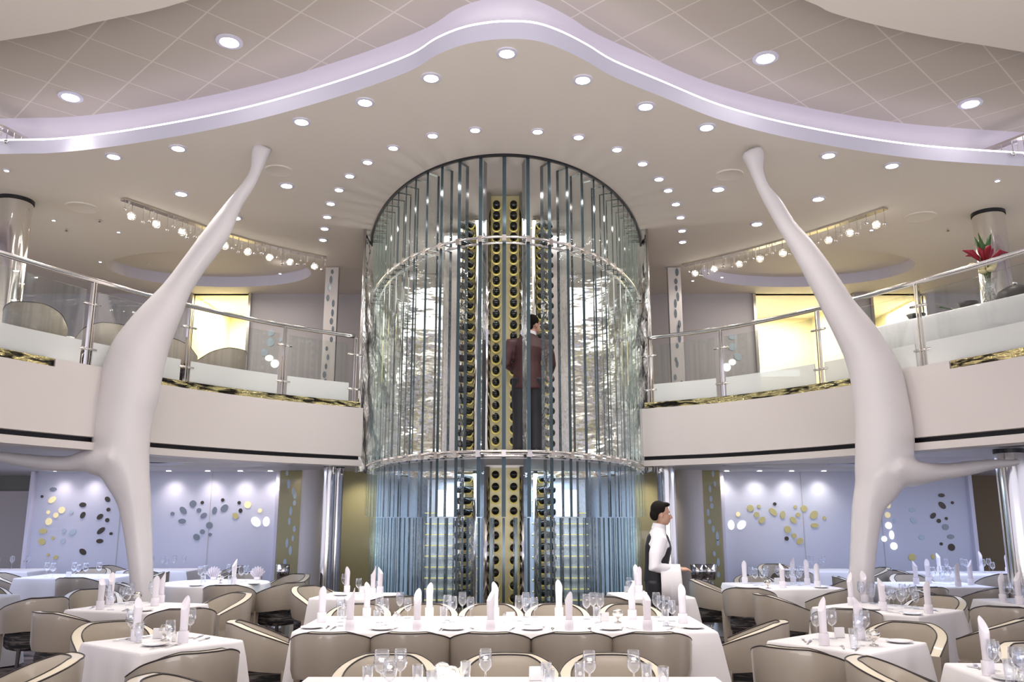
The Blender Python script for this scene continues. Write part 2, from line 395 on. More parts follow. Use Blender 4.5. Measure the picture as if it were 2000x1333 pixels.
def balustrade(side, e, posts, gap, strips, label):
    root = empty('glass_balustrade', (0, 0, 0), 0, label, 'railing')
    T = length(e); tt = sorted(nearest_t(e, p) for p in posts)
    t_ends = [0.0]+tt if side == 'left' else tt+[T]
    segs = list(zip(t_ends, t_ends[1:]))
    off = .12
    def offp(path): N = normals(path); return [(p[0]+n[0]*off, p[1]+n[1]*off) for p, n in zip(path, N)]
    full = offp(sub_path(e, t_ends[0], t_ends[-1], 60))
    MB().tube([(*p, RAIL) for p in full], .03, 10).build('handrail', 'chrome', root, smooth=True)
    for t in tt:
        (x, y), d = along(e, t); n = (-d[1], d[0]); a = atan2(d[1], d[0]); X, Y = x+n[0]*off, y+n[1]*off
        p = MB(); p.box((X, Y, (ZF+RAIL)/2), (.018, .045, RAIL-ZF-.02), a); p.box((X+d[0]*.03, Y+d[1]*.03, (ZF+RAIL)/2), (.012, .045, RAIL-ZF-.05), a)
        po = p.build('post', 'chrome', root, bevel=.004)
        for z in (ZF+.28, ZF+.78):
            MB().tube([(X-d[0]*.09, Y-d[1]*.09, z), (X+d[0]*.12, Y+d[1]*.12, z)], .016, 10).build('clamp', 'chrome', po, smooth=True)
    for a, b in segs:
        P = offp(sub_path(e, a+.07, b-.07, 10))
        g = MB().prof_sweep(P, [(-.008, ZF+.36), (-.008, RAIL-.12), (.008, RAIL-.12), (.008, ZF+.36)]).build('glass_panel', 'panel', root)
        MB().prof_sweep(P, [(-.009, ZF+.06), (-.009, ZF+.36), (.009, ZF+.36), (.009, ZF+.06)]).build('frosted_band', 'frost', g)
    for p0, p1, mm in strips:
        a, b = sorted((nearest_t(e, p0), nearest_t(e, p1)))
        if p0 <= 0 and side == 'left': a = 0
        if p1 >= 2000 and side == 'right': b = T
        P = sub_path(e, a, b, 20); P = [(p[0]+n[0]*.006, p[1]+n[1]*.006) for p, n in zip(P, normals(P))]
        MB().prof_sweep(P, [(0, ZF), (0, ZF+.085), (.2, ZF+.085), (.2, ZF)]).build('kick_strip', mm, root)
    return root
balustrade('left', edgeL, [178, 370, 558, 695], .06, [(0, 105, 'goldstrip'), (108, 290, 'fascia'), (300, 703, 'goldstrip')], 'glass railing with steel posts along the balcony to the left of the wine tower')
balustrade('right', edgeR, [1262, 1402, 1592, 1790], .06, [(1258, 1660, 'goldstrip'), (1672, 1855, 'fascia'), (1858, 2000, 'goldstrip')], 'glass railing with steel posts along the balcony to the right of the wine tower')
# ------------------------------------------------------------------ upper back wall with lit alcoves
def quad_wall(name, pieces, m, th=.12, Y=16.0):
    b = MB()
    for x0, x1, z0, z1 in pieces: b.box(((x0+x1)/2, Y+th/2, (z0+z1)/2), (x1-x0, th, z1-z0))
    return struct(b.build(name, m))
YU = 16.0
xx = lambda px, py, Y: PY(px, py, Y).x
nl0, nl1 = xx(372, 640, YU), xx(486, 640, YU); nr0, nr1 = xx(1475, 640, YU), xx(1668, 640, YU); ns0, ns1 = xx(1705, 640, YU), xx(1812, 640, YU)
ZN = PY(430, 572, YU).z
quad_wall('wall_back_upper', [(-14.5, nl0, 2.95, ZC), (nl1, nr0, 2.95, ZC), (nr1, ns0, 2.95, ZC), (ns1, 14.5, 2.95, ZC), (nl0, nl1, ZN, ZC), (nr0, nr1, ZN, ZC), (ns0, ns1, ZN, ZC)], 'upwall')
for i, (a, b) in enumerate(((nl0, nl1), (nr0, nr1), (ns0, ns1))):
    m = MB(); m.strip([(a, YU, 2.95), (a, YU+2.2, 2.95), (b, YU+2.2, 2.95), (b, YU, 2.95)], [(a, YU, ZN), (a, YU+2.2, ZN), (b, YU+2.2, ZN), (b, YU, ZN)])
    struct(m.build('wall_alcove_%s' % 'abc'[i], 'niche')); struct(slab_mesh('ceiling_alcove', [[(a, YU), (b, YU), (b, YU+2.2), (a, YU+2.2)]], ZN, 'ceil'))
    la = bpy.data.lights.new('alcove_light', 'AREA'); la.energy = 60 if i < 2 else 34; la.size = 1.2; la.color = (1, .93, .72); lo = bpy.data.objects.new('alcove_light', la); COL.objects.link(lo)
    lo.location = ((a+b)/2, YU+1.1, ZN-.05)
    for q in (a, b): struct(MB().box((q, YU-.03, (2.95+ZN)/2+.05), (.05, .08, ZN-2.85)).build('trim_alcove', 'steel'))
# lit low panel in the right alcove
g = MB().box(((nr0+nr1)/2-.45, YU+.9, PY(1530, 714, YU).z), (1.2, .06, .13)).build('light_panel', 'glow'); tag(g, 'glowing low light panel inside the bright alcove behind the right railing', 'light')
g = MB().box(((nl0+nl1)/2+.45, YU+1.0, PY(470, 705, YU).z), (.3, .06, .22)).build('light_panel', 'glow'); tag(g, 'glowing light panel inside the bright alcove behind the left railing', 'light')
# oval inlays
def inlays(wall, lst, Y, mats):
    for i, (px, py, rx, ry, deg, mm) in enumerate(lst):
        c = PY(px, py, Y); s = Y/F*1.02; a = radians(deg); b = MB(); n = 20; base = len(b.v)
        pts = []
        for k in range(n):
            u, v = rx*s*cos(2*pi*k/n), ry*s*sin(2*pi*k/n); pts.append((c.x+u*cos(a)-v*sin(a), c.z+u*sin(a)+v*cos(a)))
        b.v += [(p[0], Y-.012, p[1]) for p in pts]+[(p[0], Y+.004, p[1]) for p in pts]
        b.face(range(n)); b.face(range(2*n-1, n-1, -1))
        for k in range(n): b.face((k, (k+1) % n, n+(k+1) % n, n+k))
        b.build('oval_inlay', mm, wall)
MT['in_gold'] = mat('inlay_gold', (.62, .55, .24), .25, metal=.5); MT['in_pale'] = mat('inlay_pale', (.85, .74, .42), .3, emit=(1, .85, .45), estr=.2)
MT['in_dark'] = mat('inlay_dark', (.06, .05, .04), .2, metal=.4); MT['in_grey'] = mat('inlay_grey', (.22, .26, .30), .2, metal=.5); MT['in_ice'] = mat('inlay_ice', (.52, .62, .70), .3)
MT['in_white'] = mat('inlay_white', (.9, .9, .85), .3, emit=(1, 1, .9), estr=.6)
up = bpy.data.objects['wall_back_upper']
inlays(up, [(529,651,7,6,0,'in_ice'),(528,669,8,8,-20,'in_ice'),(548,664,4,4,0,'in_ice'),(517,689,7,7,40,'in_ice'),(526,700,8,6,0,'in_white'),(537,711,8,8,0,'in_white'),
            (1430,659,7,5,0,'in_ice'),(1430,678,8,7,30,'in_ice'),(1408,675,4,4,0,'in_ice'),(1441,697,8,7,-40,'in_ice'),(1430,708,7,6,0,'in_white'),(1419,718,8,8,0,'in_white')], YU, 0)
# ------------------------------------------------------------------ lower back wall
YB = 15.5
xl0, xl1 = xx(62, 1000, YB), xx(543, 1000, YB); xr0, xr1 = xx(1410, 1000, YB), xx(1895, 1000, YB)
wl = quad_wall('wall_back_left', [(xl0, xl1, 0, ZL)], 'wall', Y=YB); wr = quad_wall('wall_back_right', [(xr0, xr1, 0, ZL)], 'wall', Y=YB)
wg = quad_wall('wall_back_gold', [(xl1, xr0, 0, ZL)], 'gold', Y=YB)
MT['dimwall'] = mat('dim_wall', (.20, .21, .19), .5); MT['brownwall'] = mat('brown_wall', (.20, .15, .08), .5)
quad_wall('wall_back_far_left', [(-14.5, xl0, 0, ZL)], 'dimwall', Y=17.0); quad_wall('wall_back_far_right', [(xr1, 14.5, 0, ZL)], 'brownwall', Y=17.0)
for x in (xl0, xl1, xr0, xr1): struct(MB().box((x, YB-.04, ZL/2), (.07, .14, ZL)).build('trim_wall_post', 'lip', bevel=.01))
for x in (-8.6+1.6, -5.4, 5.2, 6.6): struct(MB().box((x, YB-.004, ZL/2), (.012, .012, ZL)).build('trim_panel_joint', 'upwall'))
# door on the far left
dr = struct(MB().box((-9.75, 16.95, 1.05), (.85, .06, 2.1)).build('door_1', 'upwall', bevel=.01)); MB().ball((-9.42, 16.88, 1.0), .035).build('door_handle', 'chrome', dr)
struct(MB().box((-10.25, 16.9, 1.15), (.06, .1, 2.3)).build('trim_door', 'wall')); struct(MB().box((-9.25, 16.9, 1.15), (.06, .1, 2.3)).build('trim_door', 'wall'))
lz = lambda z, s: (z[0]/s, z[1]/s)
L1 = [(515,475,32,18,0,'in_grey'),(407,545,13,13,0,'in_dark'),(505,577,38,26,35,'in_pale'),(597,676,30,30,-30,'in_pale'),(466,697,17,17,0,'in_pale'),(540,726,24,24,0,'in_pale'),(471,787,30,32,0,'in_pale'),(692,695,18,16,0,'in_ice'),
      (800,625,32,22,0,'in_dark'),(800,725,22,32,-25,'in_dark'),(418,879,36,24,0,'in_gold'),(405,980,36,28,-30,'in_gold'),(512,947,15,15,0,'in_gold'),(620,875,20,20,0,'in_ice'),(700,890,36,26,30,'in_ice'),(608,975,24,24,0,'in_ice'),
      (1038,572,28,22,-45,'in_dark'),(1046,672,18,18,0,'in_dark'),(965,740,32,22,40,'in_dark'),(1035,773,19,19,0,'in_dark'),(975,875,42,22,40,'in_dark'),(1072,903,15,13,0,'in_dark'),(963,975,32,20,0,'in_dark'),(800,1078,36,24,-35,'in_dark'),(465,1107,14,14,0,'in_gold'),(538,1132,22,18,20,'in_gold')]
inlays(wl, [(x/4.936, 860+y/4.936, rx/4.936, ry/4.936, d, m_) for x, y, rx, ry, d, m_ in L1], YB, 0)
L2 = [(930,425,10,10,0,'in_grey'),(988,407,22,14,-45,'in_grey'),(1041,372,18,18,0,'in_grey'),(1091,365,9,9,0,'in_dark'),(1073,407,12,12,0,'in_grey'),(982,465,20,12,0,'in_grey'),(1098,435,18,12,35,'in_grey'),(1157,408,12,19,-10,'in_grey'),(1201,351,9,9,0,'in_dark'),(1210,395,22,16,45,'in_grey'),(1129,488,17,17,0,'in_grey'),(1091,522,12,12,0,'in_grey'),(1060,551,18,15,-40,'in_grey'),(1133,538,9,9,0,'in_grey'),
      (1290,366,9,9,0,'in_dark'),(1297,409,10,12,0,'in_dark'),(1270,437,18,14,-45,'in_gold'),(1336,377,18,18,0,'in_pale'),(1402,409,11,11,0,'in_pale'),(1380,469,28,20,-45,'in_white'),(1436,468,17,24,0,'in_white')]
inlays(wl, [(x/2.76, 850+y/2.76, rx/2.76, ry/2.76, d, m_) for x, y, rx, ry, d, m_ in L2], YB, 0)
R1 = [(353,486,16,24,0,'in_white'),(409,486,26,18,45,'in_white'),(390,428,11,12,0,'in_pale'),(456,395,17,17,0,'in_gold'),(502,386,9,9,0,'in_gold'),(490,430,14,14,0,'in_gold'),(519,459,20,14,45,'in_gold'),(588,373,9,9,0,'in_dark'),(579,415,24,15,-45,'in_gold'),(631,431,13,20,-10,'in_gold'),(698,388,9,9,0,'in_gold'),(745,397,17,17,0,'in_gold'),(713,431,12,12,0,'in_gold'),(688,459,20,14,-45,'in_gold'),(799,431,24,18,45,'in_gold'),(803,488,20,12,0,'in_gold'),(855,448,9,9,0,'in_gold'),(657,510,18,18,0,'in_gold'),(652,559,11,11,0,'in_dark'),(693,544,13,13,0,'in_gold'),(723,573,19,15,45,'in_gold'),
      (1200,378,12,17,0,'in_pale'),(1196,432,15,15,0,'in_pale'),(1201,489,17,17,0,'in_white'),(1218,540,12,22,0,'in_white'),(1178,561,14,14,0,'in_white'),(1230,600,18,18,0,'in_white'),(1330,405,18,12,0,'in_ice'),(1336,462,20,13,-45,'in_ice'),(1232,465,8,13,0,'in_ice'),(1486,326,17,10,0,'in_dark'),(1490,380,22,14,-45,'in_dark'),(1545,366,8,8,0,'in_dark'),(1441,436,18,12,45,'in_dark'),(1472,464,11,11,0,'in_dark'),(1512,451,8,8,0,'in_dark'),(1508,497,17,15,0,'in_grey'),(1536,549,18,12,0,'in_grey'),(1485,588,8,8,0,'in_dark'),(1540,606,18,18,0,'in_dark'),(1328,660,20,18,30,'in_gold'),(1440,657,9,13,0,'in_gold'),(1380,552,16,14,0,'in_ice')]
inlays(wr, [(1300+x/2.76, 850+y/2.76, rx/2.76, ry/2.76, d, m_) for x, y, rx, ry, d, m_ in R1], YB, 0)
# perforated posts: upper white ones, lower olive ones
def perf_post(px0, px1, y_top, Y, z0, z1, m_, hole, label, seed):
    a, b = xx(px0, y_top, Y), xx(px1, y_top, Y); r = random.Random(seed)
    o = MB().box(((a+b)/2, Y, (z0+z1)/2), (b-a, .09, z1-z0)).build('perforated_screen', m_, bevel=.01); tag(o, label, 'screen panel')
    for i in range(18):
        x = a+(b-a)*r.uniform(.25, .75); z = z0+(z1-z0)*(i+.5+r.uniform(-.3, .3))/18; bb = MB(); n = 14; w, h = r.uniform(.02, .03), r.uniform(.04, .085)
        pts = [(x+w*cos(2*pi*k/n), z+h*sin(2*pi*k/n)) for k in range(n)]
        bb.v += [(p[0], Y-.052, p[1]) for p in pts]+[(p[0], Y-.04, p[1]) for p in pts]; bb.face(range(n))
        for k in range(n): bb.face((k, (k+1) % n, n+(k+1) % n, n+k))
        bb.build('oval_hole', hole, o)
perf_post(632, 658, 640, 14.2, 3.115, ZC-.01, 'fascia', 'in_grey', 'tall white screen post with oval holes on the balcony, to the left of the tower', 1)
perf_post(1307, 1333, 640, 14.2, 3.115, ZC-.01, 'fascia', 'in_grey', 'tall white screen post with oval holes on the balcony, to the right of the tower', 2)
perf_post(545, 590, 1000, 15.2, 0, ZL, 'gold', 'in_ice', 'olive gold screen panel with pale oval holes beside the left oval inlay wall', 3)
perf_post(1372, 1408, 1000, 15.2, 0, ZL, 'gold', 'in_ice', 'olive gold screen panel with pale oval holes beside the right oval inlay wall', 4)
# beige round column pieces in front of the gold wall
for px, w, lb in ((612, .22, 'left'), (1347, .24, 'right')):
    c = PY(px, 1000, 15.1); o = MB().lathe([(w, 0), (w, ZL)], (0, 0, 0), 32, True).build('round_column', 'fascia', auto=40, loc=(c.x, 15.1, 0)); tag(o, 'plain cream round column against the gold wall, %s side of the wine tower' % lb, 'column')
def chrome_col(px, py, Y, r, z0, z1, label):
    c = PY(px, py, Y); o = MB().lathe([(r, 0), (r, z1-z0)], n=40).build('chrome_column', 'chrome', auto=40, loc=(c.x, Y, z0)); MB().lathe([(r+.01, 0), (r+.01, .05)], n=40).build('collar', 'black', o, loc=(0, 0, z1-z0-.05)); return tag(o, label, 'column')
chrome_col(641, 1000, 12.6, .085, 0, ZL-.03, 'slim mirror chrome column, the outer of two left of the wine tower')
chrome_col(657, 1000, 12.9, .085, 0, ZL-.03, 'slim mirror chrome column, the inner of two left of the wine tower')
chrome_col(1303, 1000, 12.6, .13, 0, ZL-.03, 'mirror chrome column behind the walking waiter')
chrome_col(1985, 1000, 9.9, .16, 0, ZL-.03, 'thick mirror chrome column at the end of the white column arm')
chrome_col(1931, 430, 11.5, .21, 3.115, ZC, 'large brushed metal column standing on the balcony behind the flower vase')
chrome_col(26, 420, 11.0, .23, 3.115, ZC, 'large brushed metal column standing on the balcony by the cream armchair')
# ------------------------------------------------------------------ the two sculpted white columns
def bone(name, rows, arm, foot, Y, label, side):
    """rows: (y, xl, xr); arm: centre line of the arm with half thickness, all traced and set on the plane Y"""
    m = MB(); P = []; Rr = []
    for y, a, b in rows:
        c = PY((a+b)/2, y, Y); w = (PY(b, y, Y)-PY(a, y, Y)).length/2
        P.append(c); Rr.append(w)
    P2 = catmull([(*p,) for p in P], 4); R2 = [v.x for v in catmull([(r, 0, 0) for r in Rr], 4)]
    m.tube([tuple(p) for p in P2], [(r*1.0, max(.05, min(r*.8, .34))) for r in R2], 20, True, up=(0, 1, 0))
    # the slanted parts are narrower than their horizontal chord
    A = [PY(x, y, Y) for x, y, t in arm]; At = [t/F*Y*1.0 for x, y, t in arm]
    A2 = catmull([tuple(p) for p in A], 3); T2 = [v.x for v in catmull([(t, 0, 0) for t in At], 3)]
    m.tube([tuple(p) for p in A2], [(t*1.05, t) if False else (min(.3, t*1.5), t) for t in T2], 16, True, up=(0, 0, 1))
    return tag(m.build(name, 'bone', remesh=.03, smooth_it=10, smooth=True), label, 'column')
rowsL = [(286,496,533),(300,490,527),(318,489,519),(335,487,511),(360,473,499),(400,441,474),(450,404,452),(482,380,431),(520,352,402),(565,318,374),(605,283,358),(647,247,340),(690,216,326),(730,201,316),(771,195,309),(812,188,298),(854,182,292),(890,186,291),(930,205,292),(962,223,294),(995,234,296),(1067,246,298),(1140,254,300),(1220,256,304),(1330,252,308),(1440,248,314)]
armL = [(240,895,34),(200,903,29),(170,901,22),(134,907,16),(90,905,15),(40,899,13),(0,893,11),(-60,885,9),(-110,880,7)]
bone('sculpted_column', rowsL, armL, None, 9.3, 'tall sculpted white column leaning over the balcony on the left side of the hall, flared top at the ceiling', -1)
rowsR = [(294,1444,1488),(306,1449,1494),(325,1459,1492),(345,1468,1495),(370,1479,1506),(400,1495,1530),(441,1518,1555),(482,1543,1590),(524,1566,1621),(565,1588,1648),(606,1608,1675),(647,1629,1708),(689,1648,1737),(730,1660,1760),(771,1667,1770),(812,1671,1778),(860,1672,1784),(900,1671,1778),(940,1669,1762),(959,1668,1748),(984,1665,1729),(1013,1663,1721),(1085,1660,1711),(1140,1657,1707),(1220,1655,1706),(1330,1652,1710),(1440,1650,1714)]
armR = [(1735,915,34),(1775,924,28),(1808,924,21),(1840,922,16),(1880,917,15),(1934,908,11),(1974,905,8),(1990,903,8)]
bone('sculpted_column', rowsR, armR, None, 9.3, 'tall sculpted white column leaning over the balcony on the right side of the hall, flared top at the ceiling', 1)
#PART3
# ------------------------------------------------------------------ wine tower
TX = PZ(985, 300, ZC).x
def oval_pt(phi, off=0):
    """phi 0 = nearest the dining tables; returns plan point and outward normal"""
    a, b = 2.27, 5.31; yc = 2.237*4.25+b
    x, y = a*sin(phi), -b*cos(phi); nx, ny = sin(phi)/a, -cos(phi)/b; L_ = sqrt(nx*nx+ny*ny); nx /= L_; ny /= L_
    return (TX+x+nx*off, yc+y+ny*off), (nx, ny)
phis = [0]; acc = 0; step = .285; dphi = .0005; phi = 0; last = oval_pt(0)[0]
while phi < 1.32:
    phi += dphi; p = oval_pt(phi)[0]; acc += sqrt((p[0]-last[0])**2+(p[1]-last[1])**2); last = p
    if acc >= step: phis.append(phi); acc = 0; step = max(.22, step*.985)
ring_phi = sorted([-p for p in phis[1:]]+phis)
tower = empty('wine_tower', (TX, 12, 0), 0, 'tall glazed wine tower of clear glass fins in the middle of the hall', 'wine tower')
OFFT = Vector((TX, 12, 0))
def T_(o): o.parent = tower; o.matrix_parent_inverse = Matrix.Translation(-OFFT); return o
PHI0 = ring_phi[0]
dense = [PHI0+(ring_phi[-1]-PHI0)*i/120 for i in range(121)]
def ring(name, z, off, r, m_):
    return T_(MB().tube([(*oval_pt(q, off)[0], z) for q in dense if abs(q) < (1.09 if z < 3 else 1.14)], r, 8).build(name, m_, smooth=True))
rimq = [q for q in dense if abs(q) < 1.22]
top = T_(MB().strip([(*oval_pt(q, .03)[0], ZC-.03) for q in rimq], [(*oval_pt(q, -.0)[0], ZC-.03) for q in rimq]).wall([oval_pt(q, .03)[0] for q in rimq], ZC-.03, ZC).build('ceiling_rim', 'black'))
Z1 = PZ(985, 462, 5).z  # placeholder
def z_at(px, py, Y): return PY(px, py, Y).z
YN = 2.237*4.25
Z_UP = z_at(985, 466, YN); Z_LO = z_at(985, 886, YN); Z_STEP = 1.60
for z in (Z_UP, Z_LO):
    for dz, off in ((.025, -.01), (-.02, -.10)): ring('steel_ring', z+dz, off, .017, 'chrome')
lowdeck = [oval_pt(q, -.12)[0] for q in dense if abs(q) < 1.1]
T_(slab_mesh('tower_platform', [lowdeck], Z_LO-.05, 'slab', None, .06))
FIN_D = .17; FIN_T = .044
def fin(name, phi, z0, z1, depth, off=0, th=FIN_T, dark=False):
    (x, y), (nx, ny) = oval_pt(phi, off); tx, ty = -ny, nx; b = MB(); h = th/2
    c = [(x+tx*h, y+ty*h), (x-tx*h, y-ty*h), (x-tx*h-nx*depth, y-ty*h-ny*depth), (x+tx*h-nx*depth, y+ty*h-ny*depth)]
    for z in (z0, z1):
        for p in c: b.v.append((*p, z))
    b.mi = 1; b.face((0, 1, 5, 4)); b.mi = 2; b.face((2, 3, 7, 6)); b.mi = 0; b.face((1, 2, 6, 5)); b.face((3, 0, 4, 7)); b.mi = 1; b.face((0, 3, 2, 1)); b.face((4, 5, 6, 7))
    return b
order = sorted(ring_phi, key=abs)
n_ind = 0; rest = MB()
tiers = [(Z_UP+.03, ZC-.03, FIN_D, 0), (Z_LO+.03, Z_UP-.03, FIN_D, 0), (Z_STEP, Z_LO-.04, FIN_D*.8, 0)]
def spread(b):
    global n_ind
for q in order:
    for ti, (z0, z1, dpt, off) in enumerate(tiers):
        if abs(q) > (1.2, 1.12, 1.08)[ti]: continue
        b = fin('glass_fin', q, z0, z1, dpt, off)
        if n_ind < 99: T_(b.build('glass_fin', ['fin', 'edge', 'edge2'])); n_ind += 1
        else:
            k = len(rest.v); rest.v += b.v; rest.f += [tuple(i+k for i in f) for f in b.f]; rest.m += b.m
    for z in (Z_UP, Z_LO):
        (x, y), (nx, ny) = oval_pt(q, .012)
        T_(MB().box((x, y, z), (.05, .045, .075), atan2(ny, nx)+pi/2).build('clamp_block', 'steel')) if abs(q) < .8 else None
r_ = T_(rest.build('glass_fin', ['fin', 'edge', 'edge2'])); r_['kind'] = 'stuff'
# base tier: denser fins set back, some groups recessed
base_phi = []
for a, b in zip(ring_phi, ring_phi[1:]): base_phi += [a, a+(b-a)*.5]
base_phi.append(ring_phi[-1]); cnt = 0; rest = MB()
for q in sorted(base_phi, key=abs):
    if abs(q) > .985: continue
    b = fin('base_fin', q, .06, Z_STEP-.01, .12, -.03, .03)
    if cnt < 98: T_(b.build('base_fin', ['fin', 'edge', 'edge2'])); cnt += 1
    else:
        k = len(rest.v); rest.v += b.v; rest.f += [tuple(i+k for i in f) for f in b.f]; rest.m += b.m
if rest.v: T_(rest.build('base_fin', ['fin', 'edge', 'edge2']))['kind'] = 'stuff'
T_(MB().wall([oval_pt(q, -.02)[0] for q in dense if abs(q) < 1.04], 0, .08).strip([(*oval_pt(q, -.02)[0], .08) for q in dense if abs(q) < 1.04], [(*oval_pt(q, -.25)[0], .08) for q in dense if abs(q) < 1.04]).build('plinth', 'steel'))
# hammered steel walls: side wings reach out to the balcony ends
W0 = (TX+2.12, 12.22)
wing = [W0, (TX+2.13, 12.8), (TX+2.12, 13.5), (TX+1.9, 14.25), (TX+1.3, 14.6), (TX, 14.75)]
wing = [(p.x, p.y) for p in catmull([(*p, 0) for p in wing], 5)]
full = wing+[(2*TX-p[0], p[1]) for p in wing[::-1][1:]]
def grid_wall(path, z0, z1, nz, amp, seed):
    r = random.Random(seed); b = MB(); N = normals(path); k = len(path)
    for i in range(nz+1):
        z = z0+(z1-z0)*i/nz
        for j, (p, n) in enumerate(zip(path, N)):
            o = amp*.8*(sin(z*9+j*.7)+sin(z*4.3-j*1.1+seed)+.6*sin(z*15+j*2.3)) if 0 < i < nz else 0
            b.v.append((p[0]+n[0]*o, p[1]+n[1]*o, z))
    for i in range(nz):
        for j in range(k-1): b.face((i*k+j, i*k+j+1, (i+1)*k+j+1, (i+1)*k+j))
    return b
up_wall = T_(grid_wall(full, 2.25, ZC-.01, 60, .012, 3).build('hammered_steel_wall', 'wavy', smooth=True))
low_wall = T_(MB().wall([(TX+(p[0]-TX)*.86, p[1]) for p in full], 0, 2.25).build('mirror_wall', 'blueback', smooth=True))
for s in (-1, 1):
    T_(MB().tube([(TX+s*2.12, 12.21, 2.22), (TX+s*2.12, 12.21, ZC)], .022, 8).build('wing_edge', 'chrome', smooth=True))
# lit slots with shelves behind the lower glass
for s in (-1, 1):
    o = T_(MB().box((TX+s*1.02, 14.2, 1.25), (.55, .05, 1.9)).build('lit_back_panel', 'blueback'))
    T_(MB().box((TX+s*.98, 14.05, 1.82), (.34, .04, .42)).build('lit_window', 'screen'))
    for i in range(9): T_(MB().box((TX+s*1.02, 14.1, .3+i*.17), (.6, .06, .014)).build('shelf', 'goldlit'))
# wine racks
def rack(cx, cy, ang, w, z0, z1, name_m, n_cols, label, lab_b, grp, start, pitch, n, cols_w, fr_r=.045, upper=True):
    root = empty('wine_rack', (cx, cy, z0), ang, label, 'wine rack')
    MB().box((0, .07, (z1-z0)/2), (w, .03, z1-z0-.02)).build('back_panel', 'rackback', root)
    for s in (-1, 1): MB().tube([(s*(w/2+.03), 0, 0), (s*(w/2+.03), 0, z1-z0)], fr_r, 14).build('side_pillar', 'chrome', root, smooth=True)
    cr = [0]
    R_ = Matrix.Rotation(ang, 3, 'Z')
    for c in range(n_cols):
        xc = (c-(n_cols-1)/2)*cols_w
        for i in range(n):
            z = start-i*pitch
            if z < z0+.04: break
            cm = MB(); P = [(xc+.056*cos(a), -.03, z-z0+.056*sin(a)) for a in [pi+pi*k/8 for k in range(9)]]
            if cr[0] < 90: cm.tube(P, [.003, .006, .009, .012, .014, .012, .009, .006, .003], 5).build('glow_cradle', 'goldlit', root); cr[0] += 1  # crescent of gold glow under each bottle, drawn as an emissive shape
            wp = R_ @ Vector((xc, -.15, 0))
            r = random.random()
            lb = lab_b.format(ord=ordn(i), side=('left', 'right')[c] if n_cols == 2 else '')
            bo = PB.put((cx+wp.x, cy+wp.y, z), ang, lb, grp)
    return root
b_ = MB().lathe([(0, .0), (.036, .004), (.046, .014), (.046, .19), (.038, .22), (.015, .255), (.014, .31), (0, .31)], n=16)
MBm = Matrix.Rotation(-pi/2, 3, 'X')
b_.v = [(v[0], v[2], v[1]) for v in b_.v]
bo = b_.build('wine_bottle', 'bottle', auto=50); bo['category'] = 'bottle'
MB().tube([(0, .262, 0), (0, .312, 0)], .0155, 10).build('foil_cap', 'label_', bo, smooth=True)
PB = Proto(bo)
cy = 10.72
for part, zt, zb in (('upper', ZC-.02, Z_LO+.03), ('lower', Z_LO-.08, .05)):
    st = z_at(968, 397, cy-.15) if part == 'upper' else Z_LO-.18
    nn = 36 if part == 'upper' else 14
    rack(TX+.0, cy, 0, .40, zb, zt, '', 2, 'chrome framed wine rack with gold lit back facing the tables, %s level of the tower' % part,
         'dark wine bottle in the %s front rack, {ord} from top of its {side} column' % part, 'wine bottles in the %s front rack' % part, st, .148 if part == 'upper' else .147, nn, .225)
    for s in (-1, 1):
        sd = 'left' if s < 0 else 'right'
        st2 = z_at(985, 445, 11.8) if part == 'upper' else Z_LO-.18
        rack(TX+s*.52, 11.75, s*radians(38), .22, zb, zt-.02 if part == 'upper' else zt, '', 2, 'angled wine rack to the %s of the front rack, %s level of the tower' % (sd, part),
             'dark wine bottle in the %s %s angled rack, {ord} from top of its {side} column' % (part, sd), 'wine bottles in the %s %s angled rack' % (part, sd), st2, .15, nn-2, .12, .03)
T_(MB().box((TX, cy+.3, ZC/2), (.5, .35, ZC-.02)).build('core_column', 'steel', bevel=.02))
for s in (-1, 1): T_(MB().box((TX+s*.78, 12.3, 4.1), (.3, .2, 3.3)).build('core_panel', 'steel', bevel=.02))
#PART4
# ------------------------------------------------------------------ downlights
def mk_down(r, lens, name):
    root = MB().lathe([(r*1.35, 0), (r*1.35, -.012), (r*.95, -.016), (r*.92, 0)], n=28).build(name, 'lip', auto=40); root['category'] = 'ceiling light'
    MB().lathe([(0, -.006), (r*.9, -.006)], n=24).build('lens', lens, root)
    MB().lathe([(r*.92, -.008), (r*.80, -.004)], n=24).build('inner_ring', 'chrome', root)
    return Proto(root)
PD = mk_down(.075, 'lens', 'downlight'); PS = mk_down(.055, 'lens2', 'spotlight'); PT = mk_down(.03, 'lens', 'pin_light')
NL = [0]
def spot(loc, energy, size=110, blend=.7, color=(1, .93, .86), target=None, radius=.06):
    l = bpy.data.lights.new('lamp', 'SPOT'); l.energy = energy; l.spot_size = radians(size); l.spot_blend = blend; l.color = color; l.shadow_soft_size = radius
    o = bpy.data.objects.new('lamp', l); COL.objects.link(o); o.location = loc
    if target is not None: o.rotation_euler = (Vector(loc)-Vector(target)).to_track_quat('Z', 'Y').to_euler()
    NL[0] += 1; return o
main_dl = [(990,103),(842,151),(1138,155),(713,199),(1261,207),(589,237),(1380,248),(348,289),(1618,303),(222,305),(1742,323),(560,362),(1403,369),(354,378),(1598,388),(460,425),(1478,437)]
names_dl = ['at the crest of the wavy cove, on the centre line', 'first down the wave from the crest, tower left side', 'first down the wave from the crest, tower right side', 'second down the wave from the crest, left side', 'second down the wave from the crest, right side',
 'third down the wave, left side, above the left white column', 'third down the wave, right side', 'inner of two by the left cove end', 'inner of two by the right cove end', 'outer of two by the left cove end', 'outer of two by the right cove end',
 'beside the left white column near the round speaker', 'beside the right white column near the round speaker', 'above the left crystal track light', 'above the right crystal track light', 'behind the left white column between track and ring', 'between the right crystal track and the ring of spotlights']
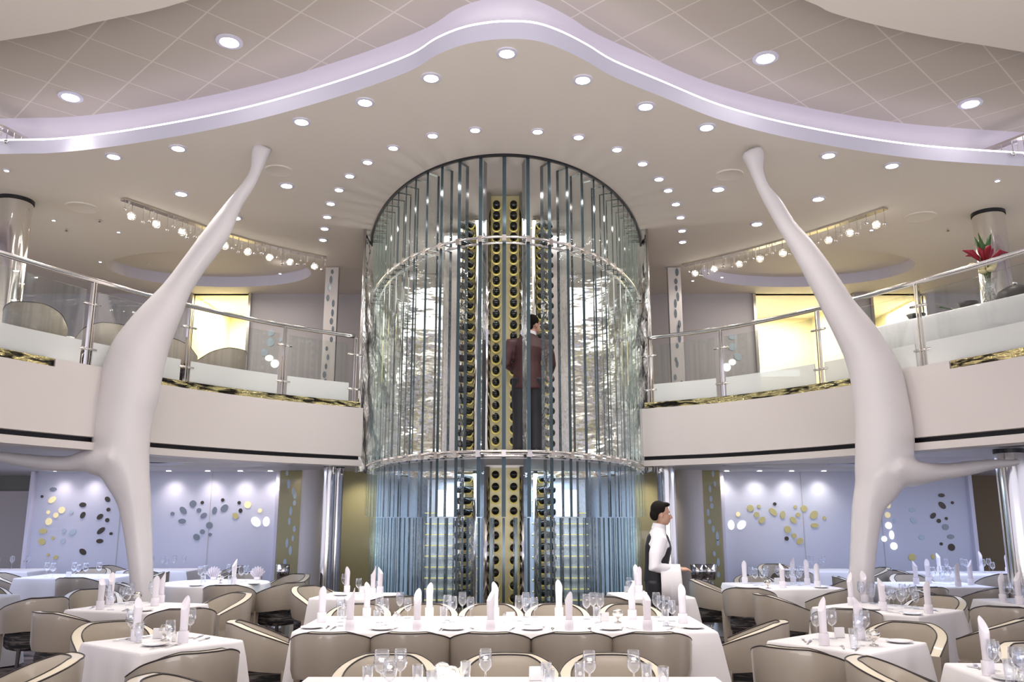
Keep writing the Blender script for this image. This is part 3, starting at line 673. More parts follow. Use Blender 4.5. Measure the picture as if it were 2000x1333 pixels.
for (x, y), nm in zip(main_dl, names_dl):
    p = PZ(x, y, ZC); PD.put((p.x, p.y, ZC), 0, 'round recessed downlight '+nm, 'recessed downlights in the plaster ceiling')
    spot((p.x, p.y, ZC-.05), 42)
ring_dl = [(845,264),(928,253),(1050,256),(1130,267),(768,288),(1205,291),(718,316),(1255,319),(683,343),(1287,349),(662,370),(1305,371),(646,397),(1320,398),(639,423),(1329,424),(634,446),(1332,450),(631,468),(1333,472)]
sl = sorted([q for q in ring_dl if q[0] < 990], key=lambda q: -q[0]); sr = sorted([q for q in ring_dl if q[0] > 990], key=lambda q: q[0])
for side, lst in (('left', sl), ('right', sr)):
    for i, (x, y) in enumerate(lst):
        p = PZ(x, y, ZC); PS.put((p.x, p.y, ZC), 0, 'bright spotlight of the ring round the tower, %s from the front on its %s side' % (ordn(i), side), 'ring of spotlights round the tower')
        c = Vector((TX, 13.5, 3.6)); d = (c-p).normalized()
        spot((p.x, p.y, ZC-.05), 20, 85, .6, target=(p.x+d.x*1.2, p.y+d.y*1.2, 2.0), color=(1, .95, .92), radius=.035)
for (x, y), nm in zip([(448,80),(1495,112),(138,188),(1895,201)], ['nearer the crest on the left', 'nearer the crest on the right', 'at the far left end', 'at the far right end']):
    p = PZ(x, y, ZT); PD.put((p.x, p.y, ZT), 0, 'large recessed downlight in the tiled ceiling, '+nm, 'downlights in the tiled ceiling', 1.35); spot((p.x, p.y, ZT-.05), 60 if abs(p.x) < 4 else 22, 75)
for (x, y), nm in zip([(13,332),(1948,352),(270,487),(205,430)][:2], ['by the far left end of the cove', 'by the far right end of the cove']):
    p = PZ(x, y, ZC); PT.put((p.x, p.y, ZC), 0, 'small recessed pin light '+nm, 'small pin lights')
for (x, y), nm in zip([(105,430),(232,453),(1702,449),(1353,548),(1535,500),(1410,541),(547,534),(196,511)], ['above the balcony by the left metal column', 'over the left balcony, right of the first', 'below the right crystal track', 'just above the right alcove wall', 'inside the right ceiling oval', 'beside the right screen post', 'beside the left screen post', 'over the left balcony railing']):
    p = PZ(x, y, ZC if y < 495 else ZC); PT.put((p.x, p.y, ZC+(.2 if nm.startswith('inside') else 0)), 0, 'small recessed pin light '+nm, 'small pin lights over the balcony', .8)
for (x, y), nm, r in (((545,333), 'by the top of the left white column', .16), ((1424,341), 'by the top of the right white column', .16), ((160,405), 'over the left balcony', .2), ((1797,423), 'over the right balcony', .2)):
    p = PZ(x, y, ZC); o = MB().lathe([(0, -.01), (r, -.01), (r+.012, -.014), (r+.02, 0)], n=32).build('ceiling_speaker', 'ceil', auto=30, loc=(p.x, p.y, ZC)); tag(o, 'flat round speaker grille in the ceiling '+nm, 'speaker')
for (x, y), nm in (((195,430), 'over the left balcony'), ((1851,448), 'over the right balcony'), ((130,448), 'beside the left pin light'), ((288,512), 'near the left alcove')):
    p = PZ(x, y, ZC); o = MB().lathe([(0, -.035), (.025, -.03), (.012, -.02), (.012, 0)], n=12).build('sprinkler', 'chrome', loc=(p.x, p.y, ZC)); tag(o, 'small ceiling sprinkler head '+nm, 'sprinkler')
# wall washers on the lower back walls
for px, nm in zip((330,406,470,528), ('outermost', 'second from the white column', 'third from the white column', 'next to the gold screen')):
    p = PY(px, 915, YB-.35); PD.put((p.x, p.y, ZL-.002), 0, 'small downlight washing the left oval wall, '+nm, 'wall washers', .6); spot((p.x, YB-.22, ZL-.02), 11, 110, 1, target=(p.x, YB-.02, 0.9), color=(1, .86, .84))
for px, nm in zip((170,110), ('behind the white column arm', 'nearest the far left door')):
    p = PY(px, 915, YB-.35); PD.put((p.x, p.y, ZL-.002), 0, 'small downlight washing the left oval wall, '+nm, 'wall washers', .6); spot((p.x, YB-.22, ZL-.02), 9, 110, 1, target=(p.x, YB-.02, 0.9), color=(1, .85, .86))
for px, nm in zip((1357,1420,1484,1547,1610), ('in front of the cream column', 'next to the gold screen', 'second from the gold screen', 'third from the gold screen', 'nearest the white column')):
    p = PY(px, 932, YB-.35); PD.put((p.x, p.y, ZL-.002), 0, 'small downlight washing the right oval wall, '+nm, 'wall washers', .6); spot((p.x, YB-.22, ZL-.02), 11, 110, 1, target=(p.x, YB-.02, 0.9), color=(1, .93, .86))
for px, nm in zip((596,700,1262), ('in front of the left cream column', 'added between the chrome columns and the tower', 'added right of the tower behind the waiter')):
    p = PY(px, 925, YB-.5); PD.put((p.x, p.y, ZL-.002), 0, 'small downlight washing the olive gold wall, '+nm, 'wall washers', .6); spot((p.x, YB-.5, ZL-.02), 26, 115, 1, target=(p.x, YB-.02, 1.0), color=(1, .93, .82))  # lamps beside the tower are added to brighten the gold wall
# crystal track lights
def track(px_pts, z, n, seed, label, blocks=True):
    P = [PZ(x, y, z) for x, y in px_pts]; path = [(p.x, p.y) for p in catmull([(p.x, p.y, 0) for p in P], 6)]
    root = empty('crystal_track_light', (0, 0, 0), 0, label, 'ceiling light'); r = random.Random(seed); T = length(path)
    MB().prof_sweep(path, [(-.055, z-.03), (-.055, z), (.055, z), (.055, z-.03)]).build('track_bar', 'steel', root)
    for i in range(n):
        (x, y), _ = along(path, T*(i+.4)/n); big = i % 3 == 1; R = .062 if big else r.uniform(.02, .032); dz = .14 if big else r.uniform(.10, .24); x += r.uniform(-.03, .03)
        rod = MB().tube([(x, y, z-.03), (x, y, z-dz-R*.5)], .006, 6).build('pendant_rod', 'chrome', root)
        MB().ball((x, y, z-dz-R), R, 12, 8).build('glass_ball', 'crystal' if big else 'chrome', rod, smooth=True)
        if big: MB().ball((x, y, z-dz-R), R*.5, 8, 6).build('bulb', 'halo', rod)
        if big and i % 2 and n > 10: spot((x, y, z-dz-R*2.2), 10, 150, 1, color=(1, .92, .82))
        if not big and r.random() < .7: MB().lathe([(.012, -.05), (.016, .05)], (x+.05, y, z-dz*.6), 8, True).build('crystal_drop', 'crystal', root)
    return root
track([(240,387),(330,418),(430,452),(540,482),(635,502)], ZC, 27, 4, 'curved crystal track light with hanging glass balls crossing behind the left white column')
track([(1730,405),(1650,432),(1560,460),(1450,490),(1335,517)], ZC, 27, 5, 'curved crystal track light with hanging glass balls crossing behind the right white column')
track([(-60,225),(0,246),(55,274)], ZT-.25, 6, 6, 'short crystal track light at the left end of the wavy cove')
track([(2060,240),(1990,268),(1915,297)], ZT-.25, 6, 8, 'short crystal track light at the right end of the wavy cove')
# ------------------------------------------------------------------ furniture prototypes
def U_path(R, Y0, arm, n=22):
    """U shape opening toward +Y: from left arm front round the back to right arm front; returns (x,y,u) with u=0 at back middle, 1 at arm front"""
    pts = []; arc = pi*R/2; tot = arc+arm
    for i in range(-n, n+1):
        s = i/n*tot; a = abs(s); sg = 1 if s >= 0 else -1
        if a <= arc: t = a/R; x = R*sin(t); y = Y0-R*cos(t)
        else: x = R; y = Y0+(a-arc)
        pts.append((sg*x, y, a/tot))
    return pts
def top_z(u): return .80-.17*max(0, (u-.22)/.78)**1.25
def bot_z(u): return .485-.05*max(0, (u-.3)/.7)
def make_chair():
    root = empty('tub_chair'); root['category'] = 'chair'
    out = U_path(.305, .0, .20); inn = U_path(.235, .0, .20)
    k = len(out)
    b = MB()
    for (x, y, u), (xi, yi, _) in zip(out, inn):
        zt, zb = top_z(u), bot_z(u); f = .93
        ring_ = [(x*f, y*f, zb), (x*.985, y*.985, zb+.06), (x*1.01, y*1.01, zt-.03), (x, y, zt), (xi, yi, zt), (xi*.98, yi*.98, zt-.04), (xi*.97, yi*.97, zb)]
        b.v += ring_
    n = 7
    for i in range(k-1):
        for j in range(n):
            j2 = (j+1) % n; b.mi = 1 if j == 3 else (2 if j in (4, 5) else 0); b.face((i*n+j, i*n+j2, (i+1)*n+j2, (i+1)*n+j))
    b.mi = 0; b.face([j for j in range(n)]); b.face([(k-1)*n+j for j in range(n)][::-1])
    bk = b.build('backrest', ['leather', 'rim', 'inner'], root, auto=50)
    for nm, src in (('piping', out), ('piping', inn)):
        s_ = 1.0 if src is out else 1.0
        MB().tube([(x*s_, y*s_, top_z(u)+.001) for x, y, u in src], .005, 5).build(nm, 'piping', bk, smooth=True)
    # front legs flow down out of the arms
    for s in (-1, 1):
        x0, x1 = .232, .308; b = MB(); zt = bot_z(1)
        for z, t in ((zt+.03, 0), (0, 1)):
            for x, y in ((x0, .10+.02*t), (x1, .10+.02*t), (x1-.01*t, .20-.03*t), (x0+.01*t, .20-.03*t)): b.v.append((s*x*(1 if not t else .97), y, z))
        for f in ((0, 1, 2, 3), (4, 7, 6, 5), (0, 4, 5, 1), (1, 5, 6, 2), (2, 6, 7, 3), (3, 7, 4, 0)): b.face(f)
        b.build('leg', 'leather', root)
    for s in (-1, 1): MB().tube([(s*.17, -.16, .31), (s*.2, -.22, 0)], [.022, .014], 8).build('leg', 'wood', root)
    b = MB(); k = 28; prof = [(0, .295), (.9, .295), (1.0, .32), (1.02, .40), (.98, .455), (.85, .485), (0, .495)]
    for j in range(k):
        a = 2*pi*j/k; ex = .222*(abs(cos(a))**.6)*(1 if cos(a) > 0 else -1); ey = .23*(abs(sin(a))**.6)*(1 if sin(a) > 0 else -1)+.0
        for r, z in prof: b.v.append((ex*r, ey*r, z))
    m_ = len(prof)
    for i in range(k):
        j = (i+1) % k
        for q in range(m_-1): b.face((i*m_+q, j*m_+q, j*m_+q+1, i*m_+q+1))
    b.build('seat', 'fabric', root, smooth=True)
    return root
PC = Proto(make_chair())
used_labels = {}
def uniq(l):
    used_labels[l] = used_labels.get(l, 0)+1
    return l
def chair(x, y, h, label, group=None, z=0):
    """h: heading in degrees, 0 faces away from the viewer, 90 faces the right"""
    return PC.put((x, y, z), -radians(h), uniq(label), group)
def cloth_mesh(w, d, drop, rnd=False, seed=0, ztop=.752):
    r = random.Random(seed); b = MB(); n = 96; ph = [r.uniform(0, 6) for _ in range(4)]
    def per(i):
        if rnd: a = 2*pi*i/n; return (w/2*cos(a), w/2*sin(a)), (cos(a), sin(a)), 0
        t = i/n*4; s = int(t) % 4; f = t-int(t); c = [(-1, -1), (1, -1), (1, 1), (-1, 1)]; a, e = c[s], c[(s+1) % 4]
        x, y = a[0]+(e[0]-a[0])*f, a[1]+(e[1]-a[1])*f; L_ = sqrt(x*x+y*y); edge = abs(abs(x)-abs(y)) ; cor = max(0, 1-4*min(f, 1-f))**1.5
        nx, ny = [(0, -1), (1, 0), (0, 1), (-1, 0)][s]
        if cor > 0: q = (x/abs(x) if x else 0, y/abs(y) if y else 0); nx = nx*(1-cor*.5)+q[0]*cor*.5; ny = ny*(1-cor*.5)+q[1]*cor*.5
        return (x*w/2, y*d/2), (nx, ny), cor
    lv = [(0, 0, 1.0)]; levels = [(-.0, .0), (.008, -.004), (.014, -.02)]+[(None, -drop*k/6) for k in range(1, 7)]
    b.v.append((0, 0, ztop))
    for li, (o, z) in enumerate(levels):
        for i in range(n):
            (x, y), (nx, ny), cor = per(i)
            if o is None:
                k = -z/drop; off = .016+k*(.025+.10*cor)+k*.022*(sin(i*2*pi/n*13+ph[0])+.6*sin(i*2*pi/n*7+ph[1]))*(1-cor*.3)
            else: off = o
            b.v.append((x+nx*off, y+ny*off, ztop+z))
    for i in range(n): b.face((0, 1+i, 1+(i+1) % n))
    for l in range(len(levels)-1):
        for i in range(n): j = (i+1) % n; b.face((1+l*n+i, 1+(l+1)*n+i, 1+(l+1)*n+j, 1+l*n+j))
    return b
TABLES = {}
def table(key, x, y, w, d, ang, phrase, drop=.66, rnd=False, seed=0):
    """phrase completes '... on the <phrase>'"""
    t = empty('dining_table', (x, y, 0), radians(ang), 'table under the cloth of the '+phrase, 'table')
    if rnd: MB().lathe([(0, .715), (w/2-.01, .715), (w/2-.01, .748), (0, .748)], n=40).build('tabletop', 'wood', t)
    else: MB().box((0, 0, .732), (w-.02, d-.02, .03)).build('tabletop', 'wood', t)
    ns = 1 if w < 2 else 2
    for i in range(ns):
        xo = 0 if ns == 1 else (i-.5)*w*.6
        MB().lathe([(.05, .03), (.05, .715)], (xo, 0, 0), 16).build('pedestal', 'chrome', t, smooth=True); MB().lathe([(0, 0), (.24, 0), (.22, .02), (.05, .035)], (xo, 0, 0), 24).build('base_plate', 'chrome', t)
    c = cloth_mesh(w, d, drop, rnd, seed).build('tablecloth', 'cloth', None, auto=60, loc=(x, y, 0), rz=radians(ang)); tag(c, 'white linen cloth draped over the '+phrase, 'tablecloth')
    TABLES[key] = (x, y, w, d, ang, phrase); return c
# glasses (goblet, wine, tumbler), each bowl / stem / foot
def mk_glass(kind):
    H, R, stem = {'wine': (.205, .038, .085), 'goblet': (.165, .036, .055), 'tumbler': (.125, .031, 0), 'big': (.215, .045, .09)}[kind]
    root = empty({'wine': 'wine_glass', 'goblet': 'water_goblet', 'tumbler': 'tumbler', 'big': 'wine_glass'}[kind]); root['category'] = 'glass'
    if stem:
        pr = [(.004, stem), (R*.55, stem+.012), (R*.9, stem+(H-stem)*.25), (R, stem+(H-stem)*.45), (R*.9, stem+(H-stem)*.8), (R*.82, H)]
        MB().lathe(pr+[(r-.0015, z) for r, z in pr[::-1]], n=18).build('bowl', 'stem', root, smooth=True)
        MB().lathe([(.0045, .004), (.0035, stem*.5), (.006, stem)], n=8).build('stem', 'stem', root, smooth=True)
        MB().lathe([(0, 0), (R*.85, 0), (R*.85, .002), (.005, .007)], n=18).build('foot', 'stem', root, smooth=True)
    else:
        pr = [(0, .002), (R*.8, .002), (R*.86, .03), (R, H)]
        MB().lathe(pr+[(r-.002, z+.004) for r, z in pr[::-1][:-1]]+[(0, .012)], n=18).build('bowl', 'stem', root, smooth=True)
    return Proto(root)
PG = {k: mk_glass(k) for k in ('wine', 'goblet', 'tumbler', 'big')}
def mk_napkin(v):
    r = random.Random(v); n = 28; b = MB(); H = .285+.03*r.random(); tip = r.uniform(.05, .1); a0 = r.uniform(0, 6.28) if v else pi/2
    lv = [0, .06, .12, .18, .22]
    for z in lv:
        for i in range(n): a = 2*pi*i/n; rr = .031-.004*sin(z*14); b.v.append((rr*cos(a)*1.05, rr*.72*sin(a), z))
    for i in range(n): a = 2*pi*i/n; rr = .0295; b.v.append((rr*cos(a)*1.05, rr*.72*sin(a), H-tip*(1-cos(a-a0))/2-.012*abs(sin(a-a0))))
    for i in range(n): a = 2*pi*i/n; rr = .026; b.v.append((rr*cos(a)*1.05, rr*.72*sin(a), H-tip*(1-cos(a-a0))/2-.014*abs(sin(a-a0))-.001))
    b.v.append((0, 0, H-.09))
    for l in range(len(lv)+1):
        for i in range(n): j = (i+1) % n; b.face((l*n+i, l*n+j, (l+1)*n+j, (l+1)*n+i))
    for i in range(n): b.face(((len(lv)+1)*n+i, (len(lv)+1)*n+(i+1) % n, len(b.v)-1))
    o = b.build('folded_napkin', 'napkin', None, auto=50); o['category'] = 'napkin'
    MB().lathe([(.036, 0), (.037, .03), (.036, .075), (.032, .078)], n=20).build('cuff', 'napkin', o, smooth=True).scale = (1.04, .8, 1)
    return Proto(o)
PN = [mk_napkin(i) for i in range(4)]
b = MB()   # fan fold
for i in range(15):
    a = radians(-70+10*i); L_ = .15+(.012 if i % 2 else -.012); b.v += [(0+.02*sin(a), .012*(1 if i % 2 else -1), .005), (L_*sin(a)*.8, .02*(1 if i % 2 else -1), .02+L_*cos(a)*.95+.03)]
for i in range(14): b.face((2*i, 2*i+2, 2*i+3, 2*i+1))
k0 = len(b.v); b.v += [(x, y+.012, z) for x, y, z in b.v[:k0]]
for i in range(14): b.face((k0+2*i, k0+2*i+1, k0+2*i+3, k0+2*i+2))
fan = b.build('fan_napkin', 'napkin', None, auto=30); fan['category'] = 'napkin'; MB().box((0, .005, .02), (.09, .05, .04)).build('cuff', 'napkin', fan, bevel=.01); PF = Proto(fan)
pl = MB().lathe([(0, .004), (.06, .004), (.075, .010), (.088, .013), (.088, .016), (.07, .013), (.058, .008), (0, .008)], n=32).build('bread_plate', 'china', None, auto=50); pl['category'] = 'plate'; PP = Proto(pl)
def cut(name, head):
    root = empty(name); root['category'] = 'cutlery'
    MB().tube([(0, -.1, .006), (0, -.03, .005), (0, .02, .005)], [(.006, .002), (.0045, .002), (.004, .002)], 8).build('handle', 'silver', root, smooth=True)
    b = MB()
    if head == 'blade': b.box((0, .06, .005), (.016, .085, .002)); nm = 'blade'
    elif head == 'bowl': b.ball((0, .045, .006), (.018, .028, .004)); nm = 'bowl'
    else:
        b.box((0, .03, .005), (.022, .02, .002)); nm = 'tines'
        for i in range(4): b.box((-.009+.006*i, .06, .005), (.003, .045, .002))
    b.build(nm, 'silver', root); return Proto(root)
PK = {'knife': cut('table_knife', 'blade'), 'fork': cut('fork', 'tines'), 'spoon': cut('spoon', 'bowl')}
def small(name, cat):
    if name == 'silver_bowl':
        root = MB().lathe([(0, 0), (.03, 0), (.028, .006), (.008, .012), (.007, .03), (.03, .042), (.044, .065), (.044, .085), (.03, .105), (.028, .105), (.041, .085), (.041, .066), (.0, .04)], n=24).build(name, 'silver', None, smooth=True)
    elif name == 'crystal_votive':
        root = MB().ball((0, 0, .042), (.048, .048, .042), 12, 7).build(name, 'crystal', None, auto=10); MB().lathe([(0, 0), (.018, 0), (.018, .03), (0, .03)], (0, 0, .025), 12).build('candle', 'halo', root)
    elif name == 'shaker':
        root = MB().lathe([(0, 0), (.018, 0), (.016, .04), (.013, .05)], n=14).build(name, 'crystal', None, smooth=True); MB().lathe([(.014, .05), (.014, .065), (.006, .072), (0, .072)], n=14).build('cap', 'silver', root, smooth=True)
    elif name == 'menu_card':
        root = MB().box((0, 0, .035), (.075, .02, .07), 0, .97).build(name, 'china', None, bevel=.003)
    root['category'] = cat; return Proto(root)
PX = {'silver_bowl': small('silver_bowl', 'bowl'), 'crystal_votive': small('crystal_votive', 'candle holder'), 'shaker': small('shaker', 'shaker'), 'menu_card': small('menu_card', 'card')}
ZTB = .753
#PART5
# ------------------------------------------------------------------ tables
table('C', -.055, 7.24, 3.2, 1.02, 0, 'long central table with five chairs a side', .68, seed=1)
table('B', .0, 4.42, 2.2, .9, 0, 'bottom centre table nearest the viewer', .66, seed=2)
table('F1', -2.43, 6.22, .76, .74, -38, 'small table for two at lower left', .66, seed=3)
table('T2', -3.6, 8.55, .92, .85, -16, 'square table in front of the left white column', .64, seed=4)
table('T3', -3.9, 11.6, 1.36, 1.36, 0, 'round table by the gold wall on the left', .5, True, seed=5)
table('T4', -1.72, 9.76, .78, .76, -8, 'small table at the left foot of the wine tower', .6, seed=6)
table('T5', 1.53, 9.82, .76, .74, 8, 'small table at the right foot of the wine tower', .6, seed=7)
table('T6', 3.4, 11.15, 1.1, 1.1, 8, 'square table before the right oval inlay wall', .66, seed=8)
table('T7', 3.54, 8.38, 1.02, .84, 128, 'table in front of the right white column', .68, seed=9)
table('T8', 2.32, 6.2, .76, .74, 40, 'small table for two at lower right', .64, seed=10)
table('R', 3.1, 4.82, 1.1, .95, -3, 'bright table at the bottom right corner', .66, seed=11)
table('L0', -3.45, 4.75, .8, .8, 38, 'table corner at the bottom left edge', .66, seed=12)
table('L1', -6.0, 9.5, .95, .8, 0, 'table at the left edge beyond the armchairs', .74, seed=13)
table('T11', -6.35, 12.9, 1.35, .95, 0, 'table before the far left oval inlay wall', .6, seed=14)
table('T12', -8.3, 14.3, 1.3, .9, 0, 'distant table by the far left door', .6, seed=15)
table('T13', -5.75, 14.4, 1.1, .8, 0, 'distant table against the left oval inlay wall', .6, seed=16)
table('T10', 5.5, 9.0, 1.1, .9, 10, 'table at the right edge beyond the white column', .6, seed=17)
table('T9', 5.35, 11.3, 1.2, .9, 0, 'shaded table behind the right white column', .6, seed=18)
table('T9b', 7.3, 13.6, 2.0, .9, 0, 'distant table by the right chrome column', .6, seed=19)
table('T14', 5.0, 14.3, 1.2, .8, 0, 'distant table against the right oval inlay wall', .6, seed=20)
# ------------------------------------------------------------------ chairs
gC = 'chairs at the long central table'
for i, x in enumerate((-1.30, -.73, -.16, .435, 1.0)):
    chair(x, 6.52, 0, 'cream leather tub chair backed to viewer at the long central table, %s from left' % ordn(i), gC)
for i, x in enumerate((-1.40, -.79, -.19, .41, 1.08)):
    chair(x, 8.05, 180, 'cream tub chair on the tower side of the long central table, %s from left' % ordn(i), gC)
chair(-1.93, 7.0, 70, 'cream tub chair at the left end of the long central table', gC)
chair(1.86, 7.0, -68, 'cream tub chair at the right end of the long central table', gC)
for i, x in enumerate((-.72, -.03, .57)):
    chair(x, 5.07, 180, 'cream tub chair behind the glasses of the bottom centre table, %s from left' % ordn(i), 'chairs at the bottom centre table')
chair(-1.62, 4.55, 92, 'cream tub chair whose rim just shows at the bottom edge, left of centre table')
chair(-2.03, 5.62, -42, 'large cream tub chair backed to viewer at the lower left table for two')
chair(-2.98, 6.72, 140, 'cream tub chair behind the lower left table for two, inside seen')
chair(-2.78, 5.12, -125, 'cream tub chair at the bottom left edge with its rounded back to the right')
chair(-3.87, 7.8, 30, 'cream tub chair with full dark fuzzy seat visible, left of the table for two')
chair(-3.02, 8.1, -28, 'cream tub chair backed to viewer before the white column base on the left')
chair(-4.62, 9.75, 150, 'cream tub chair facing the viewer left of the left white column base')
chair(-3.05, 9.3, -140, 'cream tub chair right of the left white column base, inside seen')
chair(-4.9, 9.1, -50, 'cream tub chair backed to viewer beside the left edge tablecloth')
chair(-3.45, 10.78, -4, 'cream tub chair backed to viewer at the spotlit round table')
chair(-2.92, 11.1, -58, 'cream tub chair with raised right end beside the gold wall round table')
chair(-3.15, 12.35, -145, 'cream tub chair behind the spotlit round table, near the gold wall')
chair(-4.6, 10.95, 60, 'shaded tub chair left of the spotlit round table, behind the white column')
chair(-3.9, 12.6, 180, 'shaded tub chair on the far side of the spotlit round table')
chair(-5.9, 12.05, 0, 'grey shaded tub chair backed to viewer at the far left inlay wall table')
chair(-5.35, 12.9, -100, 'shaded tub chair at the right end of the far left inlay wall table')
chair(-7.2, 12.75, 85, 'shaded tub chair at the left end of the far left inlay wall table')
chair(-6.6, 13.75, 180, 'shaded tub chair behind the far left inlay wall table')
chair(-6.35, 10.6, 120, 'dark shaded tub chair cut by the left edge of the picture')
chair(-5.7, 13.65, 0, 'dim tub chair in front of the distant left wall table')
chair(-4.75, 14.5, -110, 'dim tub chair right of the distant left wall table')
chair(-6.55, 14.6, 100, 'dim tub chair left of the distant left wall table')
chair(-2.25, 10.25, 128, 'brightly lit tub chair left of the small table by the tower')
chair(-1.3, 9.3, -30, 'cream tub chair backed to viewer at the small table left of tower')
chair(1.05, 9.3, 32, 'cream tub chair backed to viewer at the small table right of tower')
chair(2.6, 11.4, 105, 'cream tub chair left of the right square table, inside seen')
chair(2.78, 10.35, 22, 'cream tub chair backed to viewer at the right square table, front leg visible')
chair(3.75, 10.2, -28, 'shaded tub chair backed to viewer at the right square table near white column')
chair(4.25, 11.3, -105, 'cream tub chair right of the right square table, by the white column')
chair(3.35, 12.05, 180, 'dim tub chair on the far side of the right square table')
chair(2.86, 9.35, 78, 'cream tub chair facing right at the table before the right white column')
chair(3.05, 8.1, 15, 'cream tub chair backed to viewer at the table before the right white column')
chair(4.28, 9.0, -130, 'cream tub chair behind the right corner of the right white column table')
chair(3.95, 7.3, -45, 'large cream tub chair backed to viewer right of the white column table')
chair(1.86, 5.78, 38, 'large cream tub chair backed to viewer at the lower right table for two')
chair(2.92, 6.68, -140, 'cream tub chair behind the lower right table for two, inside seen')
chair(2.2, 5.05, 118, 'cream tub chair cut by the bottom edge between the two lower right tables')
chair(3.35, 5.55, 180, 'cream tub chair behind the bright bottom right corner table')
chair(4.22, 6.55, 62, 'cream tub chair cut by the right edge of the picture')
chair(4.6, 8.25, 35, 'cream tub chair backed to viewer at the right edge table')
chair(4.75, 9.7, 110, 'cream tub chair with curved inside beyond the right white column table')
chair(5.55, 10.35, -20, 'shaded tub chair backed to viewer at the table near the chrome column')
chair(4.85, 10.5, 5, 'dark shaded tub chair backed to viewer just right of the white column')
chair(4.65, 11.9, 100, 'dim tub chair with pale inside left of the shaded table')
chair(5.6, 12.3, 180, 'dim tub chair on the far side of the shaded table')
chair(6.1, 13.5, 90, 'dim tub chair left of the distant chrome column table')
chair(7.1, 12.8, 0, 'dim tub chair backed to viewer at the distant chrome column table')
chair(4.5, 14.95, 180, 'dim tub chair against the right oval inlay wall')
chair(5.75, 14.1, -90, 'dim tub chair right of the distant right wall table')
chair(4.3, 13.5, 10, 'dim tub chair in front of the distant right wall table')
# balcony chairs
chair(-5.4, 9.35, -12, 'cream armchair on the left balcony beside the large metal column', z=3.115)
chair(-5.05, 10.35, -45, 'cream armchair on the left balcony behind the first glass pane', z=3.115)
chair(-4.62, 11.25, 5, 'cream armchair on the left balcony half hidden behind the white column', z=3.115)
chair(-4.1, 11.9, -60, 'cream armchair on the left balcony in front of the bright alcove', z=3.115)
# ------------------------------------------------------------------ tableware
def on(key, px, py): p = PZ(px, py, ZTB); x, y, w, d, ang, ph = TABLES[key]
def clampt(key, px, py, m=.05):
    p = PZ(px, py, ZTB); x, y, w, d, ang, ph = TABLES[key]; a = radians(ang); dx, dy = p.x-x, p.y-y
    u, v = dx*cos(a)+dy*sin(a), -dx*sin(a)+dy*cos(a); u = max(-w/2+m, min(w/2-m, u)); v = max(-d/2+m, min(d/2-m, v))
    return Vector((x+u*cos(a)-v*sin(a), y+u*sin(a)+v*cos(a), ZTB))
SH = {k: v for k, v in (('C', 'long central table'), ('B', 'bottom centre table'), ('F1', 'lower left table for two'), ('T2', 'table before the left white column'), ('T3', 'spotlit round table'), ('T4', 'small table left of the tower'), ('T5', 'small table right of the tower'), ('T6', 'right square table'), ('T7', 'table before the right white column'), ('T8', 'lower right table for two'), ('R', 'bottom right corner table'), ('L1', 'left edge table'), ('T11', 'far left inlay wall table'), ('T12', 'distant far left door table'), ('T13', 'distant left wall table'), ('T10', 'right edge table'), ('T9', 'shaded table behind white column'), ('T9b', 'distant chrome column table'), ('T14', 'distant right wall table'))}
def side(key, px): c = TABLES[key]; return px
def put_row(key, items, proto, noun, group, rz=None, s=1, m=.05):
    items = sorted(items)
    for i, it in enumerate(items):
        p = clampt(key, it[0], it[1], m); pr = proto(i) if callable(proto) else proto
        l = noun+' on the '+SH[key] if len(items) == 1 else '%s on the %s, %s from left' % (noun, SH[key], ordn(i))
        pr.put(tuple(p), rz if rz is not None else random.uniform(-.5, .5), l, group+' on the '+SH[key] if len(items) > 1 else None, s)
nap = {'C': [(683,1232),(813,1234),(958,1233),(1113,1235),(1267,1234),(628,1216),(716,1206),(841,1202),(967,1203),(1091,1203),(1235,1210),(1334,1218)],
 'T4': [(707,1150),(742,1160),(728,1163)], 'T5': [(1202,1145),(1244,1156)], 'T3': [(456,1141)], 'T2': [(195,1191),(214,1182),(302,1184),(314,1178)],
 'F1': [(265,1252),(357,1256)], 'T6': [(1455,1140),(1503,1130),(1529,1149),(1577,1142),(1597,1148)], 'T7': [(1663,1183),(1725,1193),(1756,1170),(1815,1199)],
 'T8': [(1610,1261),(1680,1250)], 'R': [(1874,1319)], 'T10': [(1934,1177),(1977,1181)], 'T9': [(1790,1141),(1814,1140),(1872,1146),(1897,1143)], 'T9b': [(1835,1118),(1906,1115),(1969,1119)]}
cnt_ = [0]
def npick(i): cnt_[0] += 1; return PN[cnt_[0] % 4]
for k, v in nap.items(): put_row(k, v, npick, 'white standing candle-fold napkin', 'candle fold napkins')
put_row('T3', [(417,1133),(502,1133)], PF, 'white napkin folded into an open fan', 'fan fold napkins', .1, .9)
